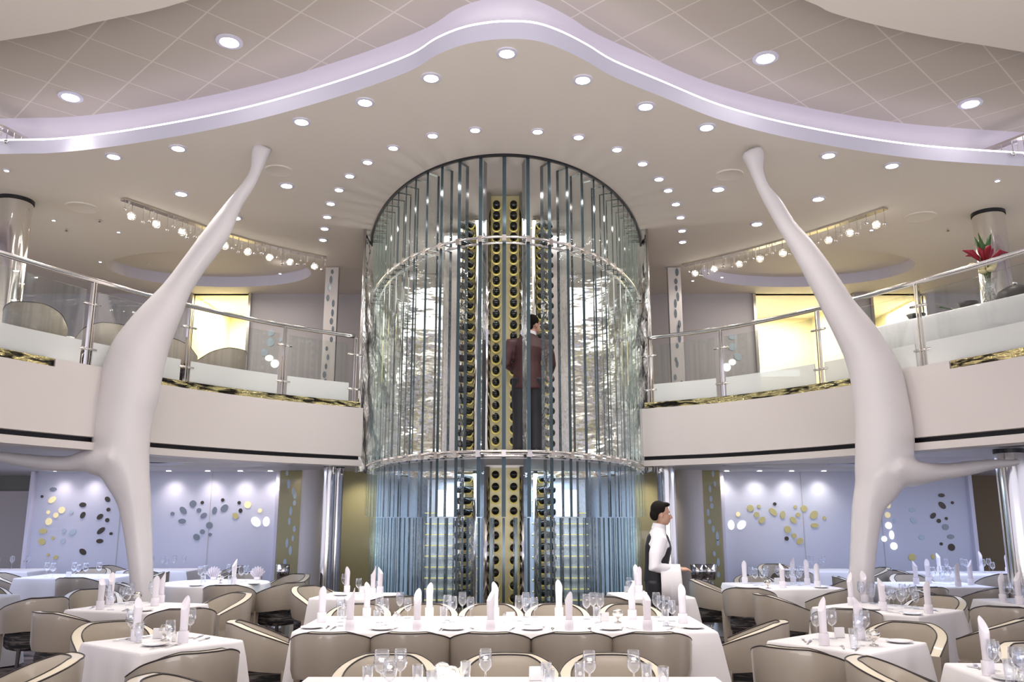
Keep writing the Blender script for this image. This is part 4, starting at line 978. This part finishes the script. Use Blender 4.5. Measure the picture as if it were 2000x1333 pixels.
gl = {'B': [(781,1345,'wine'),(744,1352,'big'),(717,1350,'tumbler'),(815,1348,'tumbler'),(843,1362,'tumbler'),(909,1340,'tumbler'),(948,1345,'wine'),(1067,1343,'tumbler'),(1073,1358,'tumbler'),(1133,1343,'tumbler'),(1152,1350,'wine'),(1239,1348,'wine'),(1264,1345,'tumbler'),(1297,1352,'tumbler'),(760,1368,'wine')],
 'C': [(664,1216,'wine'),(672,1209,'tumbler'),(740,1217,'wine'),(750,1222,'wine'),(736,1226,'tumbler'),(783,1203,'wine'),(796,1208,'goblet'),(866,1217,'tumbler'),(873,1213,'wine'),(884,1216,'wine'),(904,1203,'wine'),(919,1205,'goblet'),(1014,1214,'wine'),(1027,1206,'wine'),(1044,1206,'goblet'),(1030,1221,'wine'),(1146,1210,'wine'),(1159,1206,'wine'),(1173,1208,'wine'),(1166,1218,'tumbler'),(1283,1206,'wine'),(1292,1214,'wine'),(1303,1218,'wine'),(1313,1214,'goblet'),(665,1224,'tumbler'),(1300,1224,'tumbler')],
 'F1': [(253,1250,'wine'),(370,1247,'wine'),(330,1262,'goblet'),(270,1256,'tumbler')], 'T2': [(208,1186,'wine'),(216,1192,'goblet'),(245,1194,'wine'),(253,1182,'wine'),(305,1176,'wine'),(238,1180,'goblet')],
 'T3': [(390,1138,'wine'),(400,1136,'wine'),(446,1132,'wine'),(470,1138,'wine'),(480,1136,'wine'),(396,1146,'tumbler'),(449,1146,'tumbler')], 'T4': [(694,1152,'wine'),(700,1160,'goblet'),(760,1152,'tumbler')], 'T5': [(1192,1146,'goblet'),(1212,1150,'tumbler'),(1234,1148,'tumbler'),(1226,1158,'tumbler')],
 'T6': [(1468,1140,'wine'),(1476,1144,'wine'),(1484,1136,'goblet'),(1490,1144,'wine'),(1497,1138,'wine'),(1510,1136,'wine'),(1540,1144,'wine'),(1548,1142,'wine'),(1556,1140,'goblet'),(1562,1144,'wine'),(1572,1138,'wine'),(1580,1136,'wine')],
 'T7': [(1684,1178,'wine'),(1694,1174,'wine'),(1704,1180,'goblet'),(1712,1178,'wine'),(1738,1190,'wine'),(1746,1184,'goblet'),(1762,1196,'wine'),(1772,1188,'wine'),(1780,1182,'wine'),(1790,1190,'goblet'),(1798,1184,'wine')],
 'T8': [(1596,1250,'wine'),(1627,1248,'wine'),(1669,1268,'tumbler'),(1680,1262,'wine'),(1692,1252,'wine')], 'R': [(1907,1325,'wine'),(1918,1345,'big'),(1940,1320,'wine'),(1932,1340,'wine'),(1950,1350,'goblet'),(1964,1335,'tumbler'),(1975,1352,'goblet'),(1990,1345,'big')],
 'T10': [(1946,1180,'wine'),(1955,1184,'wine'),(1964,1178,'wine'),(1988,1176,'tumbler')], 'T9': [(1824,1140,'wine'),(1832,1136,'wine'),(1842,1142,'goblet'),(1854,1138,'wine'),(1862,1142,'wine')], 'T9b': [(1850,1118,'wine'),(1881,1117,'wine'),(1888,1119,'wine'),(1922,1119,'wine'),(1933,1117,'wine'),(1940,1120,'goblet')],
 'T11': [(90,1128,'wine'),(98,1130,'wine'),(143,1128,'wine'),(162,1130,'wine'),(192,1128,'wine'),(152,1126,'goblet')], 'T12': [(26,1108,'wine'),(34,1110,'wine'),(60,1110,'tumbler'),(84,1108,'wine')], 'T13': [(330,1106,'wine'),(338,1104,'wine'),(345,1108,'goblet'),(350,1106,'wine'),(372,1106,'wine'),(383,1107,'wine')], 'T14': [(1565,1108,'wine'),(1570,1110,'wine'),(1588,1108,'wine'),(1594,1110,'goblet')]}
nmk = {'wine': 'clear stemmed wine glass', 'goblet': 'short stemmed water goblet', 'tumbler': 'plain clear tumbler', 'big': 'large round stemmed wine glass'}
for k, v in gl.items():
    for kd in ('wine', 'goblet', 'tumbler', 'big'):
        it = [(x, y) for x, y, q in v if q == kd]
        if it: put_row(k, it, PG[kd], nmk[kd], nmk[kd].replace('clear ', '')+' set', s=.92 if k in ('B', 'R') else 1)
plates = {'C': [(609,1228),(745,1232),(884,1235),(1040,1234),(1195,1234),(1354,1228)], 'F1': [(303,1262)], 'T2': [(270,1196)], 'T7': [(1805,1204),(1700,1192)], 'T8': [(1757,1256)], 'T6': [(1610,1150)], 'T3': [(380,1146),(520,1142)], 'T4': [(665,1164)], 'R': [(1850,1328)]}
for k, v in plates.items(): put_row(k, v, PP, 'small round white bread plate', 'bread plates', m=.09)
cutl = {'C': [(640,1226,'fork'),(650,1229,'knife'),(723,1233,'knife'),(770,1230,'fork'),(860,1231,'knife'),(865,1234,'spoon'),(925,1230,'fork'),(1000,1232,'knife'),(1060,1228,'fork'),(1080,1232,'spoon'),(1155,1234,'spoon'),(1215,1229,'fork'),(1240,1233,'knife'),(1310,1230,'fork'),(1318,1226,'knife')],
 'F1': [(235,1249,'spoon'),(276,1248,'fork'),(315,1266,'knife'),(388,1246,'knife'),(400,1250,'spoon'),(350,1264,'fork')], 'T8': [(1570,1252,'fork'),(1580,1256,'knife'),(1640,1266,'fork'),(1655,1272,'knife'),(1700,1244,'spoon')], 'T2': [(180,1188,'fork'),(250,1199,'knife'),(222,1196,'spoon')], 'T7': [(1790,1190,'fork'),(1740,1198,'knife'),(1850,1196,'spoon')], 'R': [(1850,1303,'fork'),(1895,1308,'knife'),(1860,1325,'knife')]}
for k, v in cutl.items():
    for kd in ('knife', 'fork', 'spoon'):
        it = [(x, y) for x, y, q in v if q == kd]
        if it: put_row(k, it, PK[kd], 'polished silver '+kd, 'silver %s set' % kd, m=.11)
for k, nm, x, y, nn in [('C','silver_bowl',1207,1217,'footed silver sugar bowl'),('C','shaker',772,1213,'glass shaker with silver cap'),('C','shaker',779,1216,'glass shaker with silver cap'),('C','shaker',985,1215,'glass shaker with silver cap'),('C','menu_card',997,1213,'small white folded card'),('C','shaker',1172,1216,'glass shaker with silver cap'),('C','menu_card',1181,1214,'small white folded card'),
  ('F1','silver_bowl',322,1252,'footed silver sugar bowl'),('F1','menu_card',308,1248,'small white folded card'),('F1','shaker',340,1254,'glass shaker with silver cap'),('T2','silver_bowl',267,1178,'footed silver sugar bowl'),('T8','silver_bowl',1707,1262,'footed silver sugar bowl'),('T8','menu_card',1640,1246,'small white folded card'),
  ('T11','menu_card',134,1127,'small white folded card'),('T4','menu_card',730,1152,'small white folded card'),('T5','menu_card',1214,1154,'small white folded card'),('T6','menu_card',1518,1140,'small white folded card'),('B','menu_card',1047,1330,'small white folded card'),('B','crystal_votive',865,1322,'faceted crystal candle ball'),('B','crystal_votive',881,1334,'faceted crystal candle ball'),('T10','menu_card',1992,1178,'small white folded card'),('T7','silver_bowl',1735,1180,'footed silver sugar bowl'),('R','shaker',1990,1330,'glass shaker with silver cap'),('R','shaker',1996,1338,'glass shaker with silver cap'),('T3','silver_bowl',430,1140,'footed silver sugar bowl'),('T6','silver_bowl',1500,1150,'footed silver sugar bowl')]:
    p = clampt(k, x, y); l = nn+' on the '+SH[k]
    used_labels[l] = used_labels.get(l, 0)+1
    if used_labels[l] > 1: l = {2: nn+' on the '+SH[k]+', right of its twin', 3: nn+' on the '+SH[k]+' beside the folded card'}.get(used_labels[l], l+' further right')
    PX[nm].put(tuple(p), random.uniform(-.3, .3), l)
# right balcony buffet
bx = [(5.35, 9.75), (6.3, 8.6), (7.1, 7.4)]
c0 = Vector((5.75, 10.15, 0)); ang = atan2(-1.14, .62)
t = cloth_mesh(4.2, .8, .7, False, 31, 3.87).build('tablecloth', 'cloth', None, auto=60, loc=(5.72, 8.6, 0), rz=ang); tag(t, 'white cloth over the long buffet on the right balcony behind the glass', 'tablecloth')
tb = empty('buffet_table', (5.72, 8.6, 3.115), ang, 'long buffet table under a white cloth on the right balcony', 'table'); MB().box((0, 0, .745), (4.1, .76, .03)).build('tabletop', 'wood', tb)
for sx in (-1.9, 1.9):
    for sy in (-.3, .3): MB().box((sx, sy, .365), (.05, .05, .73)).build('leg', 'wood', tb)
def bpos(px, d=0): # a point on the buffet seen at pixel column px
    best = None
    for i in range(200):
        u = -2.1+4.2*i/199; x, y = 5.72+u*cos(ang)-d*sin(ang), 8.6+u*sin(ang)+d*cos(ang); q = 1000+F*x/(y*cos(PITCH)+2.28*sin(PITCH))
        if best is None or abs(q-px) < best[0]: best = (abs(q-px), x, y)
    return best[1], best[2], 3.875
x, y, z = bpos(1936, -.22); v = empty('flower_vase', (x, y, z), 0, 'tall glass vase of red and cream flowers on the right balcony buffet', 'vase')
MB().lathe([(0, 0), (.085, 0), (.07, .05), (.05, .2), (.085, .28), (.083, .28), (.048, .2), (.066, .05), (0, .02)], n=24).build('glass_vase', 'crystal', v, smooth=True)
r = random.Random(9)
for i in range(9): a = r.uniform(0, 6.28); R_ = r.uniform(.02, .09); MB().tube([(0, 0, .05), (R_*cos(a)*.5, R_*sin(a)*.5, .3), (R_*cos(a)*1.3, R_*sin(a)*1.3, .52)], .006, 5).build('stem', 'leaf', v)
for i in range(12): a = r.uniform(0, 6.28); R_ = r.uniform(.05, .17); MB().ball((R_*cos(a), R_*sin(a), r.uniform(.36, .5)), (.045, .045, .03), 8, 5).build('cream_bloom', 'cream', v, smooth=True)
for i in range(7): a = r.uniform(0, 6.28); R_ = r.uniform(.05, .16); MB().tube([(0, 0, .45), (R_*cos(a), R_*sin(a), .6), (R_*cos(a)*1.6, R_*sin(a)*1.6, .58+.1*r.random())], [.01, .035, .004], 6).build('red_bloom', 'red', v, smooth=True)
for i in range(10): a = r.uniform(0, 6.28); MB().tube([(0, 0, .5), (.04*cos(a), .04*sin(a), .66), (.09*cos(a), .09*sin(a), .76+.06*r.random())], [(.01, .004), (.03, .004), (.003, .002)], 6).build('leaf', 'leaf', v, smooth=True)
for px, lb in ((1892, 'small dark round dish left of the flower vase on the balcony buffet'), (1790, 'wide black dish at the low end of the balcony buffet')):
    x, y, z = bpos(px, -.26); o = MB().lathe([(0, 0), (.07, 0), (.11, .07), (.105, .07), (.06, .01), (0, .01)], n=20).build('black_bowl', 'black', None, smooth=True, loc=(x, y, z)); tag(o, lb, 'bowl')
x, y, z = bpos(1985, -.2); o = MB().lathe([(.2, 0), (.2, .03), (.17, .09), (.09, .14), (0, .155)], n=24).build('food_cover', 'black', None, smooth=True, loc=(x, y, z)); tag(o, 'black domed food cover with knob beside the flower vase', 'food cover'); MB().ball((0, 0, .18), .022).build('knob', 'chrome', o)
x, y, z = bpos(1862, -.3); o = empty('greens', (x, y, z), 0, 'bunch of green leaves lying on the balcony buffet edge', 'leaves')
for i in range(14): a = r.uniform(0, 3.1); MB().tube([(0, 0, .01), (.1*cos(a), .04*sin(a), .04), (.2*cos(a), .08*sin(a), .03+.04*r.random())], [(.004, .002), (.012, .003), (.002, .001)], 5).build('leaf', 'leaf', o, smooth=True)
# balcony table left and champagne buckets by the gold wall
t2 = cloth_mesh(.7, .7, .6, False, 40, 3.87).build('tablecloth', 'cloth', None, auto=60, loc=(-6.0, 11.0, 0)); tag(t2, 'white cloth on the small table beside the cream armchair on the left balcony', 'tablecloth')
tb = empty('balcony_table', (-6.0, 11.0, 3.115), 0, 'small square table under white cloth on the left balcony', 'table'); MB().box((0, 0, .73), (.68, .68, .03)).build('tabletop', 'wood', tb); MB().lathe([(.2, 0), (.05, .03), (.05, .715)], n=16).build('pedestal', 'chrome', tb)
for (px, py), lb in (((1362,1112), 'shiny steel wine cooler bucket by the gold wall, nearer the waiter'), ((1385,1112), 'shiny steel wine cooler bucket by the gold wall, next to the screen'), ((553,1118), 'shiny steel wine cooler by the gold wall left of the chrome columns')):
    p = PY(px, py, 13.2); st = empty('wine_cooler', (p.x, 13.2, 0), 0, lb, 'wine cooler')
    MB().lathe([(0, 0), (.085, 0), (.11, .22), (.105, .22), (.08, .01)], (0, 0, .68), 24).build('bucket', 'chrome', st, smooth=True); MB().tube([(0, 0, .02), (0, 0, .68)], .015, 8).build('stand_pole', 'chrome', st); MB().lathe([(0, 0), (.13, 0), (.12, .02), (0, .025)], n=20).build('base', 'chrome', st)
#PART6
# ------------------------------------------------------------------ people
def limb(m, pts, rad, n=12): m.tube(pts, rad, n, True)
def hand(m, wrist, d, palm_n, s=1, curl=.6, thumb_side=1):
    """five fingered hand: d = direction of the fingers, palm_n = palm normal"""
    w = Vector(wrist); d = Vector(d).normalized(); pn = Vector(palm_n); pn = (pn-d*pn.dot(d)).normalized(); sd = d.cross(pn)*thumb_side
    pc = w+d*.045*s; m.tube([w-d*.01, w+d*.03*s, w+d*.085*s], [(.026*s, .017*s), (.038*s, .017*s), (.040*s, .014*s)], 12, True, up=tuple(pn))
    for i, L_ in enumerate((.068, .078, .072, .056)):
        o = w+d*.082*s+sd*(.028-.0185*i)*s; a = curl*.5; p = [o]; dd = d.copy()
        for k, f in enumerate((.45, .32, .23)):
            dd = (dd*cos(a)+pn*sin(a)).normalized(); p.append(p[-1]+dd*L_*f*s)
        m.tube(p, [.0095*s, .009*s, .0085*s, .007*s], 8, True)
    o = w+d*.025*s+sd*.026*s; m.tube([o, o+(sd*.8+d*.6).normalized()*.032*s, o+(sd*.45+d*.9).normalized()*.062*s+pn*.012*s], [.012*s, .0105*s, .008*s], 8, True)
def head(m, c, f, s=1, jaw=True):
    """c = centre of skull, f = facing direction (unit, horizontal)"""
    c = Vector(c); f = Vector(f).normalized(); up = Vector((0, 0, 1)); sd = f.cross(up); R_ = Matrix((sd, f, up)).transposed()
    P = lambda x, y, z: tuple(c+sd*x*s+f*y*s+up*z*s)
    m.ball(P(0, -.012, .035), (.074*s, .094*s, .088*s), 20, 14, R_); m.ball(P(0, .022, -.035), (.060*s, .066*s, .078*s), 18, 12, R_)
    m.ball(P(0, .052, -.088), (.030*s, .026*s, .022*s), 12, 8, R_)
    m.tube([P(0, .084, .012), P(0, .102, -.018), P(0, .110, -.032), P(0, .092, -.042)], [.008*s, .012*s, .014*s, .010*s], 10)
    m.ball(P(0, .082, -.064), (.024*s, .012*s, .007*s), 10, 6, R_); m.ball(P(0, .080, -.074), (.021*s, .012*s, .007*s), 10, 6, R_)
    m.ball(P(0, .080, .026), (.055*s, .014*s, .010*s), 12, 6, R_)
    for q in (-1, 1): m.ball(P(q*.074, -.008, -.012), (.010*s, .020*s, .032*s), 10, 8, R_)
    return P
def eyes(P, parent, off):
    for q in (-1, 1):
        e = MB(); p = Vector(P(q*.030, .080, .004)); e.ball(p, .0115, 10, 8); ey = e.build('eye', 'china', parent, smooth=True); pp = Vector(P(q*.030, .0895, .004)); MB().ball(pp, .005, 8, 6).build('pupil', 'hair', ey, smooth=True)
def person(loc, rz, pose, label):
    root = empty('person', loc, rz, label, 'person'); return root
# walking waiter, faces +x (right); local frame: x forward, y left
root = person((1.45, 8.85, 0), 0, None, 'waiter walking to the right in white shirt and black vest, white cloth over his forearm')
sk = MB()
ankF, ankB = (.26, .07, .09), (-.30, -.07, .14)
limb(sk, [(.0, .09, .93), (.12, .085, .50), ankF], [.085, .055, .04]); limb(sk, [(.0, -.09, .93), (-.03, -.085, .50), ankB], [.085, .055, .04])
sk.tube([(0, 0, .88), (0, 0, 1.0), (.01, 0, 1.15), (.03, 0, 1.32), (.03, 0, 1.44)], [(.10, .15), (.10, .15), (.095, .14), (.11, .17), (.07, .12)], 16, True, up=(0, 1, 0))
limb(sk, [(.03, 0, 1.42), (.05, 0, 1.54)], [.06, .055])
P = head(sk, (.07, 0, 1.625), (1, 0, 0))
# near arm (camera side is -y): bent, forearm forward
shN, elN, wrN = (.02, -.20, 1.38), (-.05, -.25, 1.11), (.20, -.17, 1.09); shF, elF, wrF = (.03, .20, 1.38), (-.01, .25, 1.11), (.24, .13, 1.08)
limb(sk, [shN, elN, wrN], [.052, .042, .028]); limb(sk, [shF, elF, wrF], [.052, .042, .028])
hand(sk, wrN, (1, .25, .05), (0, .3, -1), 1, .8, 1); hand(sk, wrF, (1, -.2, .0), (0, -.3, -1), 1, .8, -1)
body = sk.build('body', 'skin', root, remesh=.0085, smooth_it=3, smooth=True); eyes(P, body, 0)
h = MB(); h.ball(P(0, -.024, .052), (.088, .084, .088), 20, 12, Matrix.Rotation(pi/2, 3, 'Z')); h.ball(P(0, -.066, .0), (.05, .07, .065), 16, 10, Matrix.Rotation(0, 3, 'Z')); h.ball(P(0, .05, .098), (.045, .06, .026), 14, 8)
h.build('hair', 'hair', root, remesh=.008, smooth_it=4, smooth=True)
s_ = MB(); s_.tube([(0, 0, .98), (.01, 0, 1.15), (.03, 0, 1.32), (.03, 0, 1.43), (.045, 0, 1.50)], [(.112, .162), (.108, .152), (.124, .185), (.085, .14), (.062, .062)], 18, True, up=(0, 1, 0))
limb(s_, [(.02, -.15, 1.40), shN, (-.03, -.235, 1.24), (-.055, -.255, 1.12), (.05, -.225, 1.10), (.17, -.18, 1.09)], [.06, .078, .075, .068, .055, .042]); limb(s_, [(.02, .15, 1.40), shF, (.01, .235, 1.24), (-.01, .255, 1.12), (.10, .20, 1.10), (.21, .14, 1.08)], [.06, .078, .075, .068, .055, .042])
s_.build('shirt', 'shirt', root, remesh=.011, smooth_it=5, smooth=True)
MB().tube([(.035, 0, 1.47), (.045, 0, 1.505), (.05, 0, 1.53)], [(.072, .075), (.068, .068), (.066, .064)], 18, False, up=(0, 1, 0)).build('collar', 'shirt', root, smooth=True)
v_ = MB(); v_.tube([(0, 0, .96), (.01, 0, 1.14), (.032, 0, 1.30), (.032, 0, 1.40), (.035, 0, 1.445)], [(.125, .165), (.119, .152), (.134, .172), (.112, .125), (.08, .085)], 18, True, up=(0, 1, 0)); v_.build('vest', 'vest', root, remesh=.011, smooth_it=4, smooth=True)
tr = MB(); limb(tr, [(0, .085, .96), (.06, .088, .72), (.12, .085, .50), (.19, .078, .30), (.25, .07, .10)], [.108, .095, .078, .07, .068], 14); limb(tr, [(0, -.085, .96), (-.015, -.088, .72), (-.03, -.085, .50), (-.16, -.078, .30), (-.28, -.07, .15)], [.108, .095, .078, .07, .068], 14)
tr.tube([(0, 0, .86), (0, 0, .99)], [(.11, .16), (.118, .165)], 16, True, up=(0, 1, 0)); tr.build('trousers', 'vest', root, remesh=.012, smooth_it=4, smooth=True)
for (x, y, z), a in ((ankF, 0), (ankB, -.5)):
    sh = MB(); sh.tube([(x-.07, y, .045+(z-.09)), (x+.03, y, .05+(z-.09)*.7), (x+.13, y, .035+(z-.09)*.0), (x+.19, y, .03)], [(.038, .04), (.042, .045), (.042, .032), (.025, .02)], 12, True); sh.build('shoe', 'black', root, smooth=True)
# cloth over the near forearm
cl = MB(); n = 13; P_ = []
for i in range(n):
    u = i/(n-1); x = .0+.20*u
    ring_ = [(x, -.285, 1.11-.30-.05*(u > .5)), (x+.01*sin(u*9), -.30, .96), (x, -.285, 1.07), (x, -.23, 1.145), (x, -.16, 1.135), (x, -.10, 1.07), (x+.01*sin(u*7), -.09, .93)]
    cl.v += ring_
for i in range(n-1):
    for j in range(6): cl.face((i*7+j, (i+1)*7+j, (i+1)*7+j+1, i*7+j+1))
o = cl.build('service_cloth', 'cloth', None, smooth=True, loc=(1.45, 8.85, 0)); md = o.modifiers.new('t', 'SOLIDIFY'); md.thickness = .008; tag(o, 'white service cloth hanging over the forearm of the walking waiter', 'cloth')
# man inside the tower, seen from behind and turned to the right
zp = Z_LO+.015
mx, my = PY(1030, 700, 10.2).x, 10.2
root = person((mx, my, zp), 0, None, 'man in maroon jacket and black trousers standing inside the wine tower, back turned')
sk = MB()   # local: +y away from viewer; facing away and right
limb(sk, [(-.09, 0, .93), (-.10, .02, .50), (-.11, .0, .08)], [.085, .055, .04]); limb(sk, [(.09, 0, .93), (.10, .03, .50), (.10, .0, .08)], [.085, .055, .04])
sk.tube([(0, 0, .88), (0, 0, 1.0), (.0, .01, 1.15), (.02, .02, 1.32), (.03, .02, 1.44)], [(.15, .10), (.15, .10), (.14, .095), (.17, .11), (.12, .07)], 16, True, up=(0, 1, 0))
limb(sk, [(.04, .02, 1.42), (.06, .04, 1.54)], [.06, .055]); P = head(sk, (.075, .06, 1.615), (.8, .6, 0))
sR, eR_, wR = (.22, .03, 1.37), (.28, .05, 1.10), (.27, .24, 1.02); sL, eL_, wL = (-.19, .02, 1.38), (-.25, .02, 1.12), (-.12, .25, 1.08)
limb(sk, [sR, eR_, wR], [.052, .042, .028]); limb(sk, [sL, eL_, wL], [.052, .042, .028]); hand(sk, wR, (.1, 1, -.1), (-.3, 0, -1), 1, .7, -1); hand(sk, wL, (.3, 1, 0), (.3, 0, -1), 1, .7, 1)
body = sk.build('body', 'skin', root, remesh=.009, smooth_it=3, smooth=True); eyes(P, body, 0)
h = MB(); h.ball(P(0, -.02, .052), (.088, .092, .086), 20, 12); h.ball(P(0, -.06, -.0), (.062, .05, .065), 16, 10); h.build('hair', 'hair', root, remesh=.009, smooth_it=4, smooth=True)
j = MB(); j.tube([(0, 0, .80), (0, 0, .98), (.0, .01, 1.15), (.02, .02, 1.32), (.03, .02, 1.42), (.05, .03, 1.49)], [(.185, .135), (.175, .125), (.165, .12), (.20, .135), (.15, .10), (.07, .068)], 18, True, up=(0, 1, 0))
limb(j, [(.14, .02, 1.39), sR, (.265, .035, 1.24), (.29, .05, 1.11), (.28, .13, 1.06), (.272, .21, 1.03)], [.06, .082, .075, .066, .055, .045]); limb(j, [(-.12, .02, 1.39), sL, (-.235, .015, 1.24), (-.26, .02, 1.13), (-.19, .14, 1.10), (-.14, .22, 1.085)], [.06, .082, .075, .066, .055, .045])
j.build('jacket', 'maroon', root, remesh=.012, smooth_it=5, smooth=True)
MB().tube([(.045, .025, 1.475), (.055, .035, 1.52)], [.066, .062], 18, False).build('collar', 'shirt', root, smooth=True)
tr = MB(); limb(tr, [(-.085, 0, .94), (-.095, .01, .70), (-.10, .02, .48), (-.105, .01, .28), (-.11, 0, .07)], [.108, .098, .082, .075, .072], 14); limb(tr, [(.085, 0, .94), (.092, .015, .70), (.10, .03, .48), (.10, .015, .28), (.10, 0, .07)], [.108, .098, .082, .075, .072], 14)
tr.tube([(0, 0, .84), (0, 0, .97)], [(.165, .115), (.165, .118)], 16, True, up=(0, 1, 0)); tr.build('trousers', 'vest', root, remesh=.012, smooth_it=4, smooth=True)
for x in (-.11, .10): MB().tube([(x, -.07, .045), (x, .03, .05), (x+.01, .13, .035), (x+.015, .19, .03)], [(.038, .04), (.042, .045), (.042, .032), (.025, .02)], 12, True).build('shoe', 'black', root, smooth=True)
# ------------------------------------------------------------------ lights over the tables, inside the tower, on the lower deck
for x, y, tx, ty, e, sz in ((-.7, 5.9, -.8, 7.25, 230, 36), (.5, 5.9, .4, 7.25, 230, 36), (1.6, 5.9, 1.3, 7.25, 150, 34), (-1.8, 5.9, -1.5, 7.25, 150, 34), (0, 4.4, 0, 4.45, 150, 44), (.9, 4.4, .8, 4.45, 90, 44), (3.1, 5.0, 3.1, 4.8, 150, 38), (-2.4, 6.4, -2.43, 6.2, 50, 34), (2.3, 6.4, 2.3, 6.2, 45, 34), (-1.6, 9.3, -1.62, 10.0, 110, 26), (1.5, 9.3, 1.5, 10.0, 110, 26), (-3.4, 4.9, -3.4, 4.8, 80, 36)):
    zc = ZT-.05 if y < 7.5 and y > 5.8 else ZC-.05
    spot((x, y, zc), e, sz, .5, color=(1, .93, .93), target=(tx, ty, .75))
for x, y, e, sz in ((-3.9, 11.6, 45, 75), (3.4, 11.3, 14, 85), (-3.5, 9.9, 10, 90), (3.7, 9.9, 10, 90), (-6.3, 12.9, 10, 100), (5.4, 11.3, 5, 100), (-8, 14.3, 8, 110), (7.3, 13.6, 8, 110), (-5.7, 14.2, 6, 100), (5, 14.0, 5, 100)):
    spot((x, y, ZL-.03), e, sz, .6, color=(1, .94, .95), target=(x, y, 0)) 
def area(loc, size, e, col, rot=(0, 0, 0), sy=None, name='area_lamp'):
    a = bpy.data.lights.new(name, 'AREA'); a.energy = e; a.size = size; a.color = col
    if sy: a.shape = 'RECTANGLE'; a.size_y = sy
    o = bpy.data.objects.new(name, a); COL.objects.link(o); o.location = loc; o.rotation_euler = rot; return o
area((TX, 12.6, ZC-.06), 2.6, 32, (.95, .98, 1)); area((TX, 12.9, Z_LO+.06), 1.6, 30, (1, .96, .9), (pi, 0, 0)); area((TX, 12.6, Z_LO-.12), 2.2, 95, (.62, .80, 1.0))  # unseen lamps added to brighten the tower interior
for s in (-1, 1):   # cool cove light of the lower deck rings
    area((s*5.5, 12.3, ZL-.08), 2.6, 40, (.60, .70, 1.0)); area((s*8.5, 12.5, ZL-.08), 2.0, 26, (.60, .70, 1.0)); area((s*5.2, 14.2, ZC-.1), 2.2, 26, (1, .93, .84))
area((0, -2.2, .7), 11, 600, (1, .96, .935), (pi-radians(10), 0, 0), 4, 'hall_ceiling_fill')  # added upward fill for the ceiling, standing in for the unseen hall
for s in (-1, 1): area((s*6.8, 11.5, 3.3), 3.0, 12, (1, .92, .80), (pi, 0, 0), 3, 'balcony_ceiling_fill')  # added fill aimed up at the balcony ceiling, no fixture there
w = bpy.data.worlds.new('world'); S.world = w; w.use_nodes = True; bg = w.node_tree.nodes['Background']; bg.inputs[0].default_value = (.86, .84, 1.0, 1); bg.inputs[1].default_value = .62
# ------------------------------------------------------------------ render look
S.view_settings.view_transform = 'Standard'; S.view_settings.look = 'None'; S.view_settings.exposure = .82; S.view_settings.gamma = 1; S.view_settings.use_curve_mapping = False
c = S.cycles; c.use_denoising = True; c.max_bounces = 8; c.diffuse_bounces = 3; c.glossy_bounces = 4; c.transmission_bounces = 4; c.transparent_max_bounces = 48
c.sample_clamp_indirect = 6; c.sample_clamp_direct = 30; c.caustics_reflective = False; c.caustics_refractive = False; c.use_adaptive_sampling = True; c.adaptive_threshold = .02
